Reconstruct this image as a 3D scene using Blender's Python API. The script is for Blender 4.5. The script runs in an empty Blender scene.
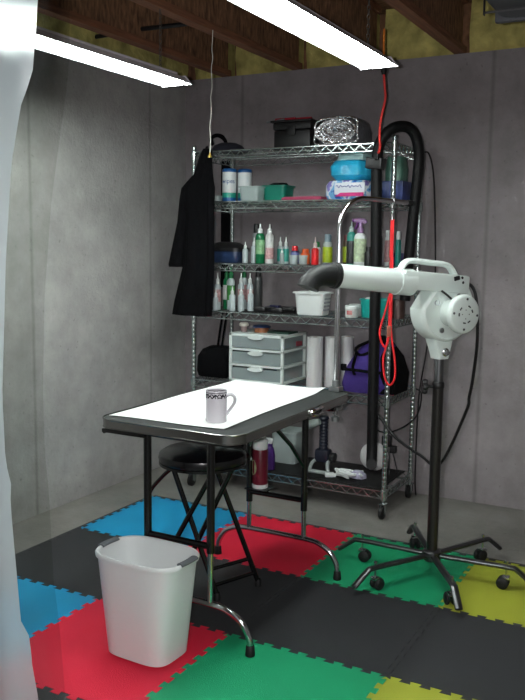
import bpy, bmesh, math, random
from mathutils import Vector, Matrix
random.seed(4)
PI = math.pi
SC = bpy.context.scene
COL = SC.collection
V = Vector

# ------------------------------------------------------------------ materials
def lin(c):
    return tuple(((x/255.0)/12.92 if x/255.0 <= .04045 else ((x/255.0+.055)/1.055)**2.4) for x in c)
MATS = {}
def mat(name, rgb, rough=.5, metal=0., noise=0., nscale=20., bump=0., bscale=200., trans=0., alpha=1., emit=0., spec=.5, stretch=None, coat=0.):
    if name in MATS: return MATS[name]
    m = bpy.data.materials.new(name); m.use_nodes = True
    nt = m.node_tree; b = nt.nodes['Principled BSDF']
    c = lin(rgb)+(1,)
    b.inputs['Base Color'].default_value = c
    b.inputs['Roughness'].default_value = rough
    b.inputs['Metallic'].default_value = metal
    b.inputs['Specular IOR Level'].default_value = spec
    b.inputs['Transmission Weight'].default_value = trans
    b.inputs['Alpha'].default_value = alpha
    b.inputs['Coat Weight'].default_value = coat
    if emit:
        b.inputs['Emission Color'].default_value = c; b.inputs['Emission Strength'].default_value = emit
    if noise or bump:
        tc = nt.nodes.new('ShaderNodeTexCoord'); mp = nt.nodes.new('ShaderNodeMapping')
        nt.links.new(tc.outputs['Object'], mp.inputs[0])
        if stretch: mp.inputs['Scale'].default_value = stretch
    if noise:
        n = nt.nodes.new('ShaderNodeTexNoise'); n.inputs['Scale'].default_value = nscale; n.inputs['Detail'].default_value = 6
        nt.links.new(mp.outputs[0], n.inputs['Vector'])
        r = nt.nodes.new('ShaderNodeMapRange'); r.inputs[1].default_value = .3; r.inputs[2].default_value = .7
        r.inputs[3].default_value = 1-noise; r.inputs[4].default_value = 1+noise
        nt.links.new(n.outputs['Fac'], r.inputs[0])
        mx = nt.nodes.new('ShaderNodeVectorMath'); mx.operation = 'SCALE'
        mx.inputs[0].default_value = c[:3]; nt.links.new(r.outputs[0], mx.inputs['Scale'])
        nt.links.new(mx.outputs[0], b.inputs['Base Color'])
    if bump:
        n2 = nt.nodes.new('ShaderNodeTexNoise'); n2.inputs['Scale'].default_value = bscale; n2.inputs['Detail'].default_value = 3
        nt.links.new(mp.outputs[0], n2.inputs['Vector'])
        bp = nt.nodes.new('ShaderNodeBump'); bp.inputs['Strength'].default_value = bump; bp.inputs['Distance'].default_value = .01
        nt.links.new(n2.outputs['Fac'], bp.inputs['Height']); nt.links.new(bp.outputs[0], b.inputs['Normal'])
    MATS[name] = m
    return m

def concrete(name, base, dark, streak, seams=(), holes=True, axis='X', rough=.85):
    """grey poured concrete: cloudy patches, vertical streaks, form-panel seams, pits"""
    m = bpy.data.materials.new(name); m.use_nodes = True
    nt = m.node_tree; N = nt.nodes; L = nt.links; b = N['Principled BSDF']
    b.inputs['Roughness'].default_value = rough; b.inputs['Specular IOR Level'].default_value = .25
    g = N.new('ShaderNodeNewGeometry'); sp = N.new('ShaderNodeSeparateXYZ'); L.new(g.outputs['Position'], sp.inputs[0])
    def noise(scale, vec=None, det=8, rg=.6):
        n = N.new('ShaderNodeTexNoise'); n.inputs['Scale'].default_value = scale; n.inputs['Detail'].default_value = det
        n.inputs['Roughness'].default_value = rg
        L.new(vec if vec else g.outputs['Position'], n.inputs['Vector']); return n.outputs['Fac']
    def rng(v, a, b_, c, d):
        r = N.new('ShaderNodeMapRange'); L.new(v, r.inputs[0])
        for k, x in enumerate((a, b_, c, d)): r.inputs[k+1].default_value = x
        return r.outputs[0]
    def mul(a, b_):
        k = N.new('ShaderNodeMath'); k.operation = 'MULTIPLY'; L.new(a, k.inputs[0]); L.new(b_, k.inputs[1]); return k.outputs[0]
    mp = N.new('ShaderNodeMapping'); L.new(g.outputs['Position'], mp.inputs[0])
    mp.inputs['Scale'].default_value = (streak, streak, 1.0 if streak > 1 else streak)
    f = mul(rng(noise(1.6), .3, .7, .74, 1.2), rng(noise(3.0, mp.outputs[0], 5), .3, .7, .93, 1.06))
    f = mul(f, rng(noise(9, None, 8, .7), .3, .7, .88, 1.1))
    f = mul(f, rng(noise(38, None, 3), .64, .72, 1.0, .72))
    co = sp.outputs[axis]
    for s in seams:                                   # seams: thin dark vertical joints
        d = N.new('ShaderNodeMath'); d.operation = 'SUBTRACT'; L.new(co, d.inputs[0]); d.inputs[1].default_value = s
        a = N.new('ShaderNodeMath'); a.operation = 'ABSOLUTE'; L.new(d.outputs[0], a.inputs[0])
        f = mul(f, rng(a.outputs[0], .002, .016, .74, 1.0))
        f = mul(f, rng(a.outputs[0], .0, .16, 1.06, 1.0))
    mx = N.new('ShaderNodeVectorMath'); mx.operation = 'SCALE'; mx.inputs[0].default_value = lin(base); L.new(f, mx.inputs['Scale'])
    L.new(mx.outputs[0], b.inputs['Base Color'])
    bp = N.new('ShaderNodeBump'); bp.inputs['Strength'].default_value = .25; bp.inputs['Distance'].default_value = .01
    L.new(noise(45), bp.inputs['Height']); L.new(bp.outputs[0], b.inputs['Normal'])
    return m

# ------------------------------------------------------------------ mesh builder
class MB:
    def __init__(s): s.bm = bmesh.new()
    def box(s, c, d, rot=None, bev=0.):
        r = bmesh.ops.create_cube(s.bm, size=1.)
        vs = r['verts']
        M = Matrix.Translation(V(c)) @ (rot.to_4x4() if rot else Matrix()) @ Matrix.Diagonal((d[0], d[1], d[2], 1))
        bmesh.ops.transform(s.bm, matrix=M, verts=vs)
        if bev:
            es = list({e for v in vs for e in v.link_edges})
            bmesh.ops.bevel(s.bm, geom=es, offset=bev, segments=2, affect='EDGES', profile=.6)
        return s
    def lathe(s, prof, c=(0, 0, 0), axis=(0, 0, 1), n=24, sx=1., sy=1.):
        q = V((0, 0, 1)).rotation_difference(V(axis).normalized()); c = V(c)
        rings = []
        for r, z in prof:
            if r < 1e-6: rings.append([s.bm.verts.new(c+q @ V((0, 0, z)))])
            else: rings.append([s.bm.verts.new(c+q @ V((r*sx*math.cos(2*PI*k/n), r*sy*math.sin(2*PI*k/n), z))) for k in range(n)])
        for a, b in zip(rings, rings[1:]):
            for k in range(n):
                k2 = (k+1) % n
                if len(a) == 1 and len(b) == 1: break
                if len(a) == 1: s.bm.faces.new((a[0], b[k2], b[k]))
                elif len(b) == 1: s.bm.faces.new((a[k], a[k2], b[0]))
                else: s.bm.faces.new((a[k], a[k2], b[k2], b[k]))
        return s
    def cyl(s, a, b, r, r2=None, n=16):
        a = V(a); b = V(b); L = (b-a).length; r2 = r if r2 is None else r2
        return s.lathe([(0, 0), (r, 0), (r2, L), (0, L)], a, b-a, n)
    def tube(s, pts, r, n=10, smooth=0, flat=None, closed=False):
        pts = [V(p) for p in pts]
        rs = list(r) if isinstance(r, (list, tuple)) else [r]*len(pts)
        if smooth:
            P = []; RR = []
            m = len(pts)
            rng_ = range(m if closed else m-1)
            for i in rng_:
                if closed: p0, p1, p2, p3 = pts[(i-1) % m], pts[i], pts[(i+1) % m], pts[(i+2) % m]; r1, r2 = rs[i], rs[(i+1) % m]
                else: p0, p1, p2, p3 = pts[max(i-1, 0)], pts[i], pts[i+1], pts[min(i+2, m-1)]; r1, r2 = rs[i], rs[i+1]
                for k in range(smooth):
                    t = k/smooth
                    P.append(.5*((2*p1)+(p2-p0)*t+(2*p0-5*p1+4*p2-p3)*t*t+(3*p1-p0-3*p2+p3)*t**3)); RR.append(r1+(r2-r1)*t)
            if not closed: P.append(pts[-1]); RR.append(rs[-1])
            pts, rs = P, RR
        m = len(pts)
        tan = []
        for i in range(m):
            if closed: t = pts[(i+1) % m]-pts[i-1]
            else: t = pts[min(i+1, m-1)]-pts[max(i-1, 0)]
            tan.append(t.normalized() if t.length > 1e-9 else V((0, 0, 1)))
        up = V((0, 0, 1)) if abs(tan[0].z) < .9 else V((1, 0, 0))
        nrm = (up-tan[0]*up.dot(tan[0])).normalized()
        rings = []
        for i in range(m):
            nrm = (nrm-tan[i]*nrm.dot(tan[i]))
            nrm = nrm.normalized() if nrm.length > 1e-6 else tan[i].orthogonal().normalized()
            bn = tan[i].cross(nrm)
            f1, f2 = flat if flat else (1, 1)
            rings.append([s.bm.verts.new(pts[i]+(nrm*math.cos(2*PI*k/n)*f1+bn*math.sin(2*PI*k/n)*f2)*rs[i]) for k in range(n)])
        prs = list(zip(rings, rings[1:]))
        if closed: prs.append((rings[-1], rings[0]))
        for a, b in prs:
            for k in range(n): s.bm.faces.new((a[k], a[(k+1) % n], b[(k+1) % n], b[k]))
        if not closed:
            s.bm.faces.new(rings[0][::-1]); s.bm.faces.new(rings[-1])
        return s
    def prism(s, poly, z0, z1, M=None):
        M = M or Matrix()
        a = [s.bm.verts.new(M @ V((x, y, z0))) for x, y in poly]; b = [s.bm.verts.new(M @ V((x, y, z1))) for x, y in poly]
        n = len(poly)
        s.bm.faces.new(a[::-1]); s.bm.faces.new(b)
        for k in range(n): s.bm.faces.new((a[k], a[(k+1) % n], b[(k+1) % n], b[k]))
        return s
    def loft(s, rows, n=32, e=2.5, cap=True, rip=0., rn=7, seed=0):
        """rows: (z, cx, cy, hx, hy); super-ellipse sections"""
        rings = []
        for j, row in enumerate(rows):
            z, cx, cy, hx, hy = row[:5]; ee = row[5] if len(row) > 5 else e
            rg = []
            for k in range(n):
                t = 2*PI*k/n; c_, s_ = math.cos(t), math.sin(t)
                w = 1+rip*math.sin(rn*t+seed+j*.35)+rip*.6*math.sin(rn*1.7*t+1.3*seed+j*.2) if rip else 1
                rg.append(s.bm.verts.new((cx+hx*w*math.copysign(abs(c_)**(2/ee), c_), cy+hy*w*math.copysign(abs(s_)**(2/ee), s_), z)))
            rings.append(rg)
        for a, b in zip(rings, rings[1:]):
            for k in range(n): s.bm.faces.new((a[k], a[(k+1) % n], b[(k+1) % n], b[k]))
        if cap: s.bm.faces.new(rings[0][::-1]); s.bm.faces.new(rings[-1])
        return s
    def build(s, name, m, parent=None, loc=None, smooth=True, rz=0., angle=40):
        bmesh.ops.recalc_face_normals(s.bm, faces=s.bm.faces)
        me = bpy.data.meshes.new(name); s.bm.to_mesh(me); s.bm.free()
        for mm in (m if isinstance(m, (list, tuple)) else [m]): me.materials.append(mm)
        if smooth:
            me.polygons.foreach_set('use_smooth', [True]*len(me.polygons)); me.set_sharp_from_angle(angle=math.radians(angle))
        o = bpy.data.objects.new(name, me); COL.objects.link(o)
        if parent: o.parent = parent
        if loc: o.location = loc
        o.rotation_euler.z = rz
        return o
def tag(o, label=None, cat=None, group=None, kind=None):
    if label: o['label'] = label
    if cat: o['category'] = cat
    if group: o['group'] = group
    if kind: o['kind'] = kind
    return o
def thing(name, label, cat, loc=(0, 0, 0), rz=0., group=None):
    o = bpy.data.objects.new(name, None); COL.objects.link(o); o.empty_display_size = .05
    o.location = loc; o.rotation_euler.z = rz
    return tag(o, label, cat, group)
def copy_tree(o, parent=None):
    c = o.copy(); COL.objects.link(c)
    if parent: c.parent = parent
    for ch in list(o.children): copy_tree(ch, c)
    return c
def text_mesh(txt, size, wrap_r=None, ext=.0004):
    cu = bpy.data.curves.new('t', 'FONT'); cu.body = txt; cu.size = size; cu.align_x = 'CENTER'; cu.extrude = ext
    o = bpy.data.objects.new('t', cu); COL.objects.link(o)
    bpy.context.view_layer.update()
    me = bpy.data.meshes.new_from_object(o.evaluated_get(bpy.context.evaluated_depsgraph_get()))
    bpy.data.objects.remove(o); bm = bmesh.new(); bm.from_mesh(me)
    if wrap_r:
        bmesh.ops.subdivide_edges(bm, edges=[e for e in bm.edges if e.calc_length() > wrap_r*.2], cuts=2)
    return bm

# common materials
chrome = mat('polished chrome', (205, 205, 208), .16, 1.)
dchrome = mat('worn chrome wire', (182, 192, 190), .22, .92)
steel = mat('grey steel tube', (120, 122, 124), .3, 1.)
dsteel = mat('dark steel tube', (88, 88, 90), .3, .9)
gloss_black = mat('gloss black paint', (9, 9, 10), .22, spec=.6)
black_pl = mat('black plastic', (20, 20, 22), .45)
black_rub = mat('black rubber', (17, 17, 18), .6, spec=.4)
black_cloth = mat('black cloth', (10, 10, 12), .95, noise=.25, nscale=30, bump=.3, bscale=300, spec=.1)
white_pl = mat('white plastic', (226, 232, 230), .32)
white_en = mat('white enamel', (218, 228, 224), .25, coat=.3)
grey_pl = mat('grey plastic', (120, 124, 128), .5)
clear_pl = mat('cloudy clear plastic', (190, 202, 200), .25, alpha=.6)
frost = mat('frosted plastic', (178, 194, 192), .35, alpha=.85)

# ------------------------------------------------------------------ room shell
RX, FY = 5.6, -7.2
HW = 2.46
wb = concrete('grey poured concrete back wall', (140, 134, 136), None, 2.0, seams=(.42, 1.95, 3.2), axis='X')
wl = concrete('grey poured concrete left wall', (160, 159, 156), None, 2.0, seams=(-.386, -1.40, -2.6), axis='Y')
fl = concrete('smooth concrete slab', (126, 124, 119), None, 1.0, seams=(), axis='X', rough=.6)
def struct(name, mb, m, parent=None, **k):
    o = mb.build(name, m, parent, **k)
    if not parent: o['kind'] = 'structure'
    return o
struct('floor', MB().box((RX/2-.1, FY/2+.1, -.05), (RX+.6, -FY+.6, .1)), fl, smooth=False)
struct('wall_back', MB().box((RX/2, .1, HW/2), (RX+.4, .2, HW)), wb, smooth=False)
struct('wall_left', MB().box((-.1, FY/2, HW/2), (.2, -FY, HW)), wl, smooth=False)
wlt = concrete('concrete lightened for bounce', (190, 188, 186), None, 3.0)  # unseen walls, tone raised so they bounce more light into the room
struct('wall_right', MB().box((RX+.1, FY/2, HW/2), (.2, -FY, HW)), wlt, smooth=False)
struct('wall_front', MB().box((RX/2, FY-.1, HW/2), (RX+.4, .2, HW)), wlt, smooth=False)
osb = mat('oriented strand board', (122, 88, 62), .85, noise=.6, nscale=26, bump=.4, bscale=60, stretch=(1, 2.2, .6))
flange = mat('reddish joist lumber', (122, 80, 56), .75, noise=.3, nscale=12, stretch=(8, .6, 8))
cl = struct('ceiling', MB().box((RX/2, FY/2, HW+.32), (RX+.4, -FY+.4, .03)), osb, smooth=False)
jx = -.19+.488
JX = []
while jx < RX:
    JX.append(jx); jx += .488
for i, x in enumerate(JX):
    y0, y1 = FY-.1, .02
    b = MB(); b.box((x, (y0+y1)/2, HW+.157), (.011, y1-y0, .235))
    o = b.build('joist', osb, cl, smooth=False)
    b = MB()
    for z in (HW+.0205, HW+.2835): b.box((x, (y0+y1)/2, z), (.062, y1-y0, .037), bev=.002)
    b.build('joist_flange', flange, o, smooth=False)
# rim boards close the top of the walls
struct('trim_1', MB().box((RX/2, .19, HW+.155), (RX+.4, .02, .31)).box((-.19, FY/2, HW+.155), (.02, -FY+.2, .31))
       .box((RX+.19, FY/2, HW+.155), (.02, -FY+.2, .31)).box((RX/2, FY-.19, HW+.155), (RX+.4, .02, .31)), osb, smooth=False)
# yellow fibreglass batts
fg = mat('yellow fibreglass wool', (186, 176, 108), .95, noise=.42, nscale=9, bump=1., bscale=28, spec=.05)
def batt(name, x0, x1, y0, y1, label, long_axis):
    b = MB(); nx, ny, nz = (14, 3, 8) if long_axis == 'x' else (3, 60, 8)
    r = random.Random(int(x0*100)+7)
    bm = b.bm
    # a puffed box: grid of the visible face pushed out with lumps
    def pt(u, w, face):
        z = HW+.004+.296*w
        bulge = .03*math.sin(PI*min(max(w, .0), 1))+.012*math.sin(9*u+5*w)+.008*math.sin(23*u-11*w)
        if long_axis == 'x':
            return (x0+(x1-x0)*u, (y0-bulge*(.4+.6*math.sin(PI*u)) if face else y1), z)
        return ((x1+bulge if face else x0), y0+(y1-y0)*u, z)
    n = 16 if long_axis == 'x' else 90
    g = [[[bm.verts.new(pt(i/n, j/8, f)) for j in range(9)] for i in range(n+1)] for f in (0, 1)]
    for i in range(n):
        for j in range(8):
            for f in (0, 1): bm.faces.new((g[f][i][j], g[f][i+1][j], g[f][i+1][j+1], g[f][i][j+1]))
        bm.faces.new((g[0][i][0], g[0][i+1][0], g[1][i+1][0], g[1][i][0])); bm.faces.new((g[0][i][8], g[0][i+1][8], g[1][i+1][8], g[1][i][8]))
    for i in (0, n):
        for j in range(8): bm.faces.new((g[0][i][j], g[0][i][j+1], g[1][i][j+1], g[1][i][j]))
    o = b.build(name, fg); tag(o, label, 'insulation')
names = ['yellow insulation batt filling the joist bay nearest the left wall, above back wall',
         'yellow insulation batt between the two joist ends left of the right-hand light, above back wall',
         'yellow insulation batt above the back wall, behind the lit end of the nearer light',
         'yellow insulation batt above the back wall where the orange cord hangs down',
         'yellow insulation batt above the back wall beside the dark duct at top right']
xs = [-.005]+JX
for i in range(5):
    batt('insulation_batt', xs[i]+.036, xs[i+1]-.036, .075, .175, names[i], 'x')
batt('insulation_batt', -.175, -.03, FY+.2, .05, 'long yellow insulation batt lying on top of the left wall', 'y')

# duct top right
duct = thing('air_duct', 'dark grey sheet metal air duct under the joists at top right', 'duct', (2.45, -2.5, 2.28))
dm = mat('dull galvanised sheet', (92, 94, 98), .5, .5, noise=.12, nscale=8)
MB().loft([(z, 0, 0, .2, .08, 6) for z in (-1.6, -.8, 0, .8, 1.28)], n=40).build('duct_body', dm, duct).matrix_local = Matrix.Translation((0, 0, .09)) @ Matrix.Rotation(-PI/2, 4, 'X')
b = MB(); b.box((0, 1.275, .09), (.42, .03, .18), bev=.01); b.build('duct_flange', dm, duct)
for y in (-1.2, 0., 1.1): MB().box((-.21, y, .09), (.002, .025, .2)).box((.21, y, .09), (.002, .025, .2)).box((0, y, -.001), (.42, .025, .002)).build('hanger_strap', steel, duct, smooth=False)

# black pipe through the joist bays
p = MB().tube([(-.02, -.86, 2.545), (.3, -.87, 2.55), (.74, -.86, 2.545)], .012, 10).build('pipe', black_pl)
tag(p, 'thin black pipe crossing joist bays above the farther light', 'pipe')

# ------------------------------------------------------------------ foam mats
MX, MY, T, MH = .353, -.860, .6096, .012
def seam(p, q, n=9, amp=.0095):
    """puzzle line from p to q"""
    p, q = V(p), V(q); d = q-p; u = d.normalized(); w = V((-u.y, u.x)); L = d.length; pitch = L/n
    out = [p.copy()]
    for k in range(n):
        s0 = k*pitch
        for f, a in ((.29, -1), (.21, 1), (.79, 1), (.71, -1)):
            out.append(p+u*(s0+f*pitch)+w*a*amp)
    # ends come back onto the corner
    out.append(q.copy())
    return out
def hseam(i, j): return seam((MX+i*T, MY-j*T), (MX+(i+1)*T, MY-j*T))
def vseam(i, j): return seam((MX+i*T, MY-j*T), (MX+i*T, MY-(j+1)*T))
foam = {}
for k, c in dict(blue=(18, 140, 186), red=(206, 22, 54), green=(14, 148, 98), yellow=(150, 156, 46), black=(43, 44, 46)).items():
    foam[k] = mat(k+' foam', c, .62, noise=.05, nscale=5, bump=.25, bscale=260, spec=.35)
rows = [['blue', 'red', 'green', 'yellow'], ['black']*4, ['blue', 'red', 'green', 'yellow'], ['black']*3]
def tile_label(c, i, j):
    if j == 0: return {'blue': 'blue foam mat tile at far left corner, behind the stool', 'red': 'red foam mat tile under the far feet of the table',
                       'green': 'green foam mat tile under the left casters of the dryer stand', 'yellow': 'yellow foam mat tile under the right casters of the dryer stand'}[c]
    if j == 1: return ['black foam mat tile touching the left concrete strip, behind the bin', 'black foam mat tile under the table between bin and stool feet',
                       'black foam mat tile right of the table, in front of green tile', 'black foam mat tile at right edge in front of yellow tile'][i]
    if j == 2: return {'blue': 'blue foam mat tile at left beside the plastic curtain', 'red': 'red foam mat tile under the white bin',
                       'green': 'green foam mat tile in front, under the near table foot', 'yellow': 'yellow foam mat tile at bottom edge, right of green tile'}[c]
    return ['black foam mat tile at bottom left, hidden by the curtain', 'black foam mat tile in front of the red tile at bottom left', 'black foam mat tile nearest, in front of the green tile'][i]
for j, r in enumerate(rows):
    for i, c in enumerate(r):
        poly = hseam(i, j)[:-1]+vseam(i+1, j)[:-1]+hseam(i, j+1)[::-1][:-1]+vseam(i, j)[::-1][:-1]
        cx, cy = MX+(i+.5)*T, MY-(j+.5)*T
        pl = [((p.x-cx)*.9972, (p.y-cy)*.9972) for p in poly]
        tag(MB().prism(pl, 0, MH).build('foam_mat', foam[c], None, (cx, cy, .0005), smooth=False), tile_label(c, i, j), 'floor mat', 'interlocking foam floor tiles')
def border(zz, out, label):
    p0, p1 = zz[0], zz[-1]; poly = [(p.x, p.y) for p in zz]+[(p1.x+out[0], p1.y+out[1]), (p0.x+out[0], p0.y+out[1])]
    cx = sum(p[0] for p in poly)/len(poly); cy = sum(p[1] for p in poly)/len(poly)
    tag(MB().prism([(x-cx, y-cy) for x, y in poly], 0, MH*.95).build('mat_edging', foam['black'], None, (cx, cy, .0005), smooth=False), label, 'floor mat edging', 'black edge strips of the foam floor')
cn = ['blue', 'red', 'green', 'yellow']
for i in range(4): border(hseam(i, 0), (0, .022), 'black toothed edging strip along the far side of the far %s tile' % cn[i])
for j in range(3): border(vseam(0, j), (-.022, 0), 'black toothed edging strip on the left side of the %s' % ['far blue tile', 'black tile by the left wall', 'blue tile beside the curtain'][j])

# ------------------------------------------------------------------ fluorescent lights
tube_m = bpy.data.materials.new('fluorescent tube glow'); tube_m.use_nodes = True
_b = tube_m.node_tree.nodes['Principled BSDF']; _b.inputs['Base Color'].default_value = (1, 1, 1, 1)
_b.inputs['Emission Color'].default_value = (.92, 1., .97, 1); _b.inputs['Emission Strength'].default_value = 34
refl = mat('white enamel reflector', (236, 238, 238), .35)
refl_out = mat('pale grey painted steel', (205, 200, 204), .5)
chainm = mat('dull chain steel', (110, 108, 104), .4, .8)
def light(x, y_far, z, rz, label):
    t = thing('fluorescent_light', label, 'ceiling light', (x, y_far-.61, z), rz)
    L = .61; b = MB(); pr = [(-.080, 0), (-.045, .032), (.045, .032), (.080, 0)]; pi_ = [(-.0775, 0), (-.043, .030), (.043, .030), (.0775, 0)]
    bm = b.bm
    def strip(pf, mi):
        A = [bm.verts.new((px, -L, pz)) for px, pz in pf]; B = [bm.verts.new((px, L, pz)) for px, pz in pf]
        for k in range(3): bm.faces.new((A[k], A[k+1], B[k+1], B[k])).material_index = mi
        return A, B
    A1, B1 = strip(pr, 0); A2, B2 = strip(pi_, 1)
    for (P, Q) in ((A1, A2), (B1, B2)):
        for k in range(3): bm.faces.new((P[k], P[k+1], Q[k+1], Q[k]))
    for k in (0, 3): bm.faces.new((A1[k], A2[k], B2[k], B1[k]))
    b.build('reflector', [refl_out, refl], t, smooth=False)
    b = MB(); b.box((0, 0, .041), (.05, 1.16, .018), bev=.004); b.build('ballast_housing', refl_out, t, smooth=False)
    for s in (-1, 1):
        b = MB(); M = Matrix(((1, 0, 0, 0), (0, 0, 1, s*L-.004*(s > 0)), (0, 1, 0, 0), (0, 0, 0, 1)))
        b.prism([(-.083, -.004), (-.05, .038), (.05, .038), (.083, -.004)], 0, .004, M)
        b.build('end_plate', refl_out, t, smooth=False)
        b = MB()
        for sx in (-1, 1): b.box((sx*.036, s*(L-.012), .014), (.016, .016, .030), bev=.002)
        b.build('lamp_socket', white_pl, t)
    for sx in (-1, 1):
        b = MB(); b.cyl((sx*.040, -L+.022, .012), (sx*.040, L-.022, .012), .0150); b.build('fluorescent_tube', tube_m, t)
    for yy in (-.48, .48):
        b = MB(); top = HW-z+.0; z0 = .058; k = 0
        while z0 < top-.002:
            pts = [(.006*math.cos(a)*(k % 2 == 0), yy+.006*math.cos(a)*(k % 2), z0+.011*math.sin(a)) for a in [q*PI/4 for q in range(8)]]
            b.tube(pts, .0016, 5, closed=True); z0 += .018; k += 1
        b.build('hanging_chain', chainm, t)
    return t
light(.82, -1.30, 2.15, 0., 'white two-tube fluorescent shop light at left, partly behind the plastic curtain')
light(3.5, -3.0, 2.15, 0., 'added white two-tube fluorescent shop light, unseen fill above and behind the camera, outside the frame')  # added fixture, never in view; fills in light on the fronts of things
light(1.79, -1.27, 2.15, 0., 'white two-tube fluorescent shop light over the grooming table, nearer and brighter')

# ------------------------------------------------------------------ wire shelving
SX0, SX1, SY0, SY1 = .405, 1.600, -.521, -.087
SZ = [1.947, 1.668, 1.322, 1.048, .645, .147]
sh = thing('wire_shelving_unit', 'tall chrome wire shelving unit on casters with six shelves against back wall', 'shelf', (SX0, SY0, 0))
W, D = SX1-SX0, SY1-SY0
for (x, y) in ((0, 0), (W, 0), (0, D), (W, D)):
    prof = [(0, .10), (.0127, .10)]
    z = .125
    while z < 1.965:
        prof += [(.0127, z), (.0122, z+.0012), (.0122, z+.0028), (.0127, z+.004)]; z += .0254
    prof += [(.0127, 1.975), (.0105, 1.98), (0, 1.982)]
    po = MB().lathe(prof, (x, y, 0), n=14).build('post', dchrome, sh, angle=60)
    ca = MB().cyl((x, y, .082), (x, y, .105), .009).box((x, y-.004, .079), (.04, .05, .004), bev=.001).box((x-.016, y-.012, .058), (.003, .036, .045), bev=.001).box((x+.016, y-.012, .058), (.003, .036, .045), bev=.001).cyl((x-.02, y-.018, .032), (x+.02, y-.018, .032), .005).build('caster', dchrome, sh)
    MB().lathe([(0, -.012), (.030, -.012), (.0365, -.008), (.0365, .008), (.030, .012), (0, .012)], (x, y-.020, .037), (1, 0, 0), 24).build('caster_wheel', black_rub, ca)
sw = []
for zi in SZ:
    b = MB(); z = zi-.003
    c = [(0.012, -.006), (W-.012, -.006), (W+.006, .012), (W+.006, D-.012), (W-.012, D+.006), (.012, D+.006), (-.006, D-.012), (-.006, .012)]
    for dz, rr in ((0, .0036), (-.038, .0036)):
        b.tube([(x, y, z+dz) for x, y in c], rr, 6, closed=True)
    def zig(p, q, n):
        pts = []
        for k in range(2*n+1):
            f = k/(2*n); pts.append((p[0]+(q[0]-p[0])*f, p[1]+(q[1]-p[1])*f, z-.003 if k % 2 else z-.034))
        b.tube(pts, .0033, 6)
    zig((.02, -.006), (W-.02, -.006), 18); zig((.02, D+.006), (W-.02, D+.006), 18)
    zig((-.006, .02), (-.006, D-.02), 7); zig((W+.006, .02), (W+.006, D-.02), 7)
    k = 0
    while .03+k*.0235 < W-.02:
        x = .03+k*.0235; b.tube([(x, -.006, z+.0018), (x, D+.006, z+.0018)], .0012, 5); k += 1
    for y in (.13, .30): b.tube([(0, y, z-.003), (W, y, z-.003)], .003, 5)
    s_ = b.build('shelf', dchrome, sh)
    for (x, y) in ((0, 0), (W, 0), (0, D), (W, D)): MB().lathe([(.0135, -.045), (.0185, -.045), (.017, .004), (.0135, .004)], (x, y, z), n=14).build('corner_collar', dchrome, s_)

# liners
tag(MB().box((0, 0, .003), (1.15, .40, .006), bev=.002).build('shelf_liner', black_rub, None, (1.0, -.304, .1475)), 'black rubber liner covering the bottom wire shelf', 'shelf liner')
tag(MB().box((0, 0, .002), (.36, .34, .004), bev=.001).build('shelf_liner', black_rub, None, (.85, -.31, SZ[3]+.001)), 'small black rubber liner beside the white basket', 'shelf liner')

# ------------------------------------------------------------------ shelf contents
def obox(m, hx, hy, h, bev=.006): return MB().box((0, 0, h/2), (2*hx, 2*hy, h), bev=bev)
E5 = .0015
# cap on the top shelf
cap = thing('baseball_cap', 'black cap lying brim down at the left end of the top shelf', 'hat', (.50, -.35, SZ[0]+.0015))
MB().loft([(.0, 0, 0, .10, .10), (.025, 0, 0, .098, .095), (.045, 0, 0, .08, .08), (.058, 0, 0, .05, .05), (.062, 0, 0, .01, .01)], e=2).build('crown', mat('dark navy cotton', (22, 22, 34), .9), cap).location = (.03, 0, 0)
MB().loft([(.002, .13, -.01, .085, .085), (.010, .125, -.01, .083, .083), (.016, .11, -.01, .06, .07)], e=2).build('brim', MATS['dark navy cotton'], cap)
b = MB().tube([(-.045, -.05, .05), (-.062, -.04, .085), (-.04, -.02, .105), (-.01, .0, .095), (.02, .0, .055)], [.012, .016, .02, .022, .012], 10, 5, flat=(1, .6)); b.build('strap', black_cloth, cap)
# toolbox and red items
bx = thing('tool_case', 'black latched case with a ridged lid on the top shelf', 'case', (.95, -.30, SZ[0]+.0015))
MB().box((0, 0, .055), (.225, .15, .11), bev=.012).build('case_body', black_pl, bx)
b = MB().box((0, 0, .132), (.235, .16, .042), bev=.012).box((0, -.082, .105), (.05, .008, .05), bev=.002); b.build('lid', black_pl, bx)
tr = thing('tray', 'red and black tray of odds and ends on top of the black case', 'tray', (.94, -.30, SZ[0]+.1555))
MB().box((0, 0, .006), (.25, .15, .012), bev=.004).build('tray_base', black_pl, tr)
b = MB()
for x, y, l in ((-.05, -.04, .12), (.03, -.02, .14), (.0, .03, .16)): b.tube([(x-l/2, y, .02), (x+l/2, y+.01, .022)], .008, 8)
b.build('red_bar', mat('dull red plastic', (165, 36, 52), .4), tr)
b = MB().tube([(-.17, -.03, .012), (-.05, -.05, .018)], .006, 8); b.build('rod', grey_pl, tr)
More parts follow.
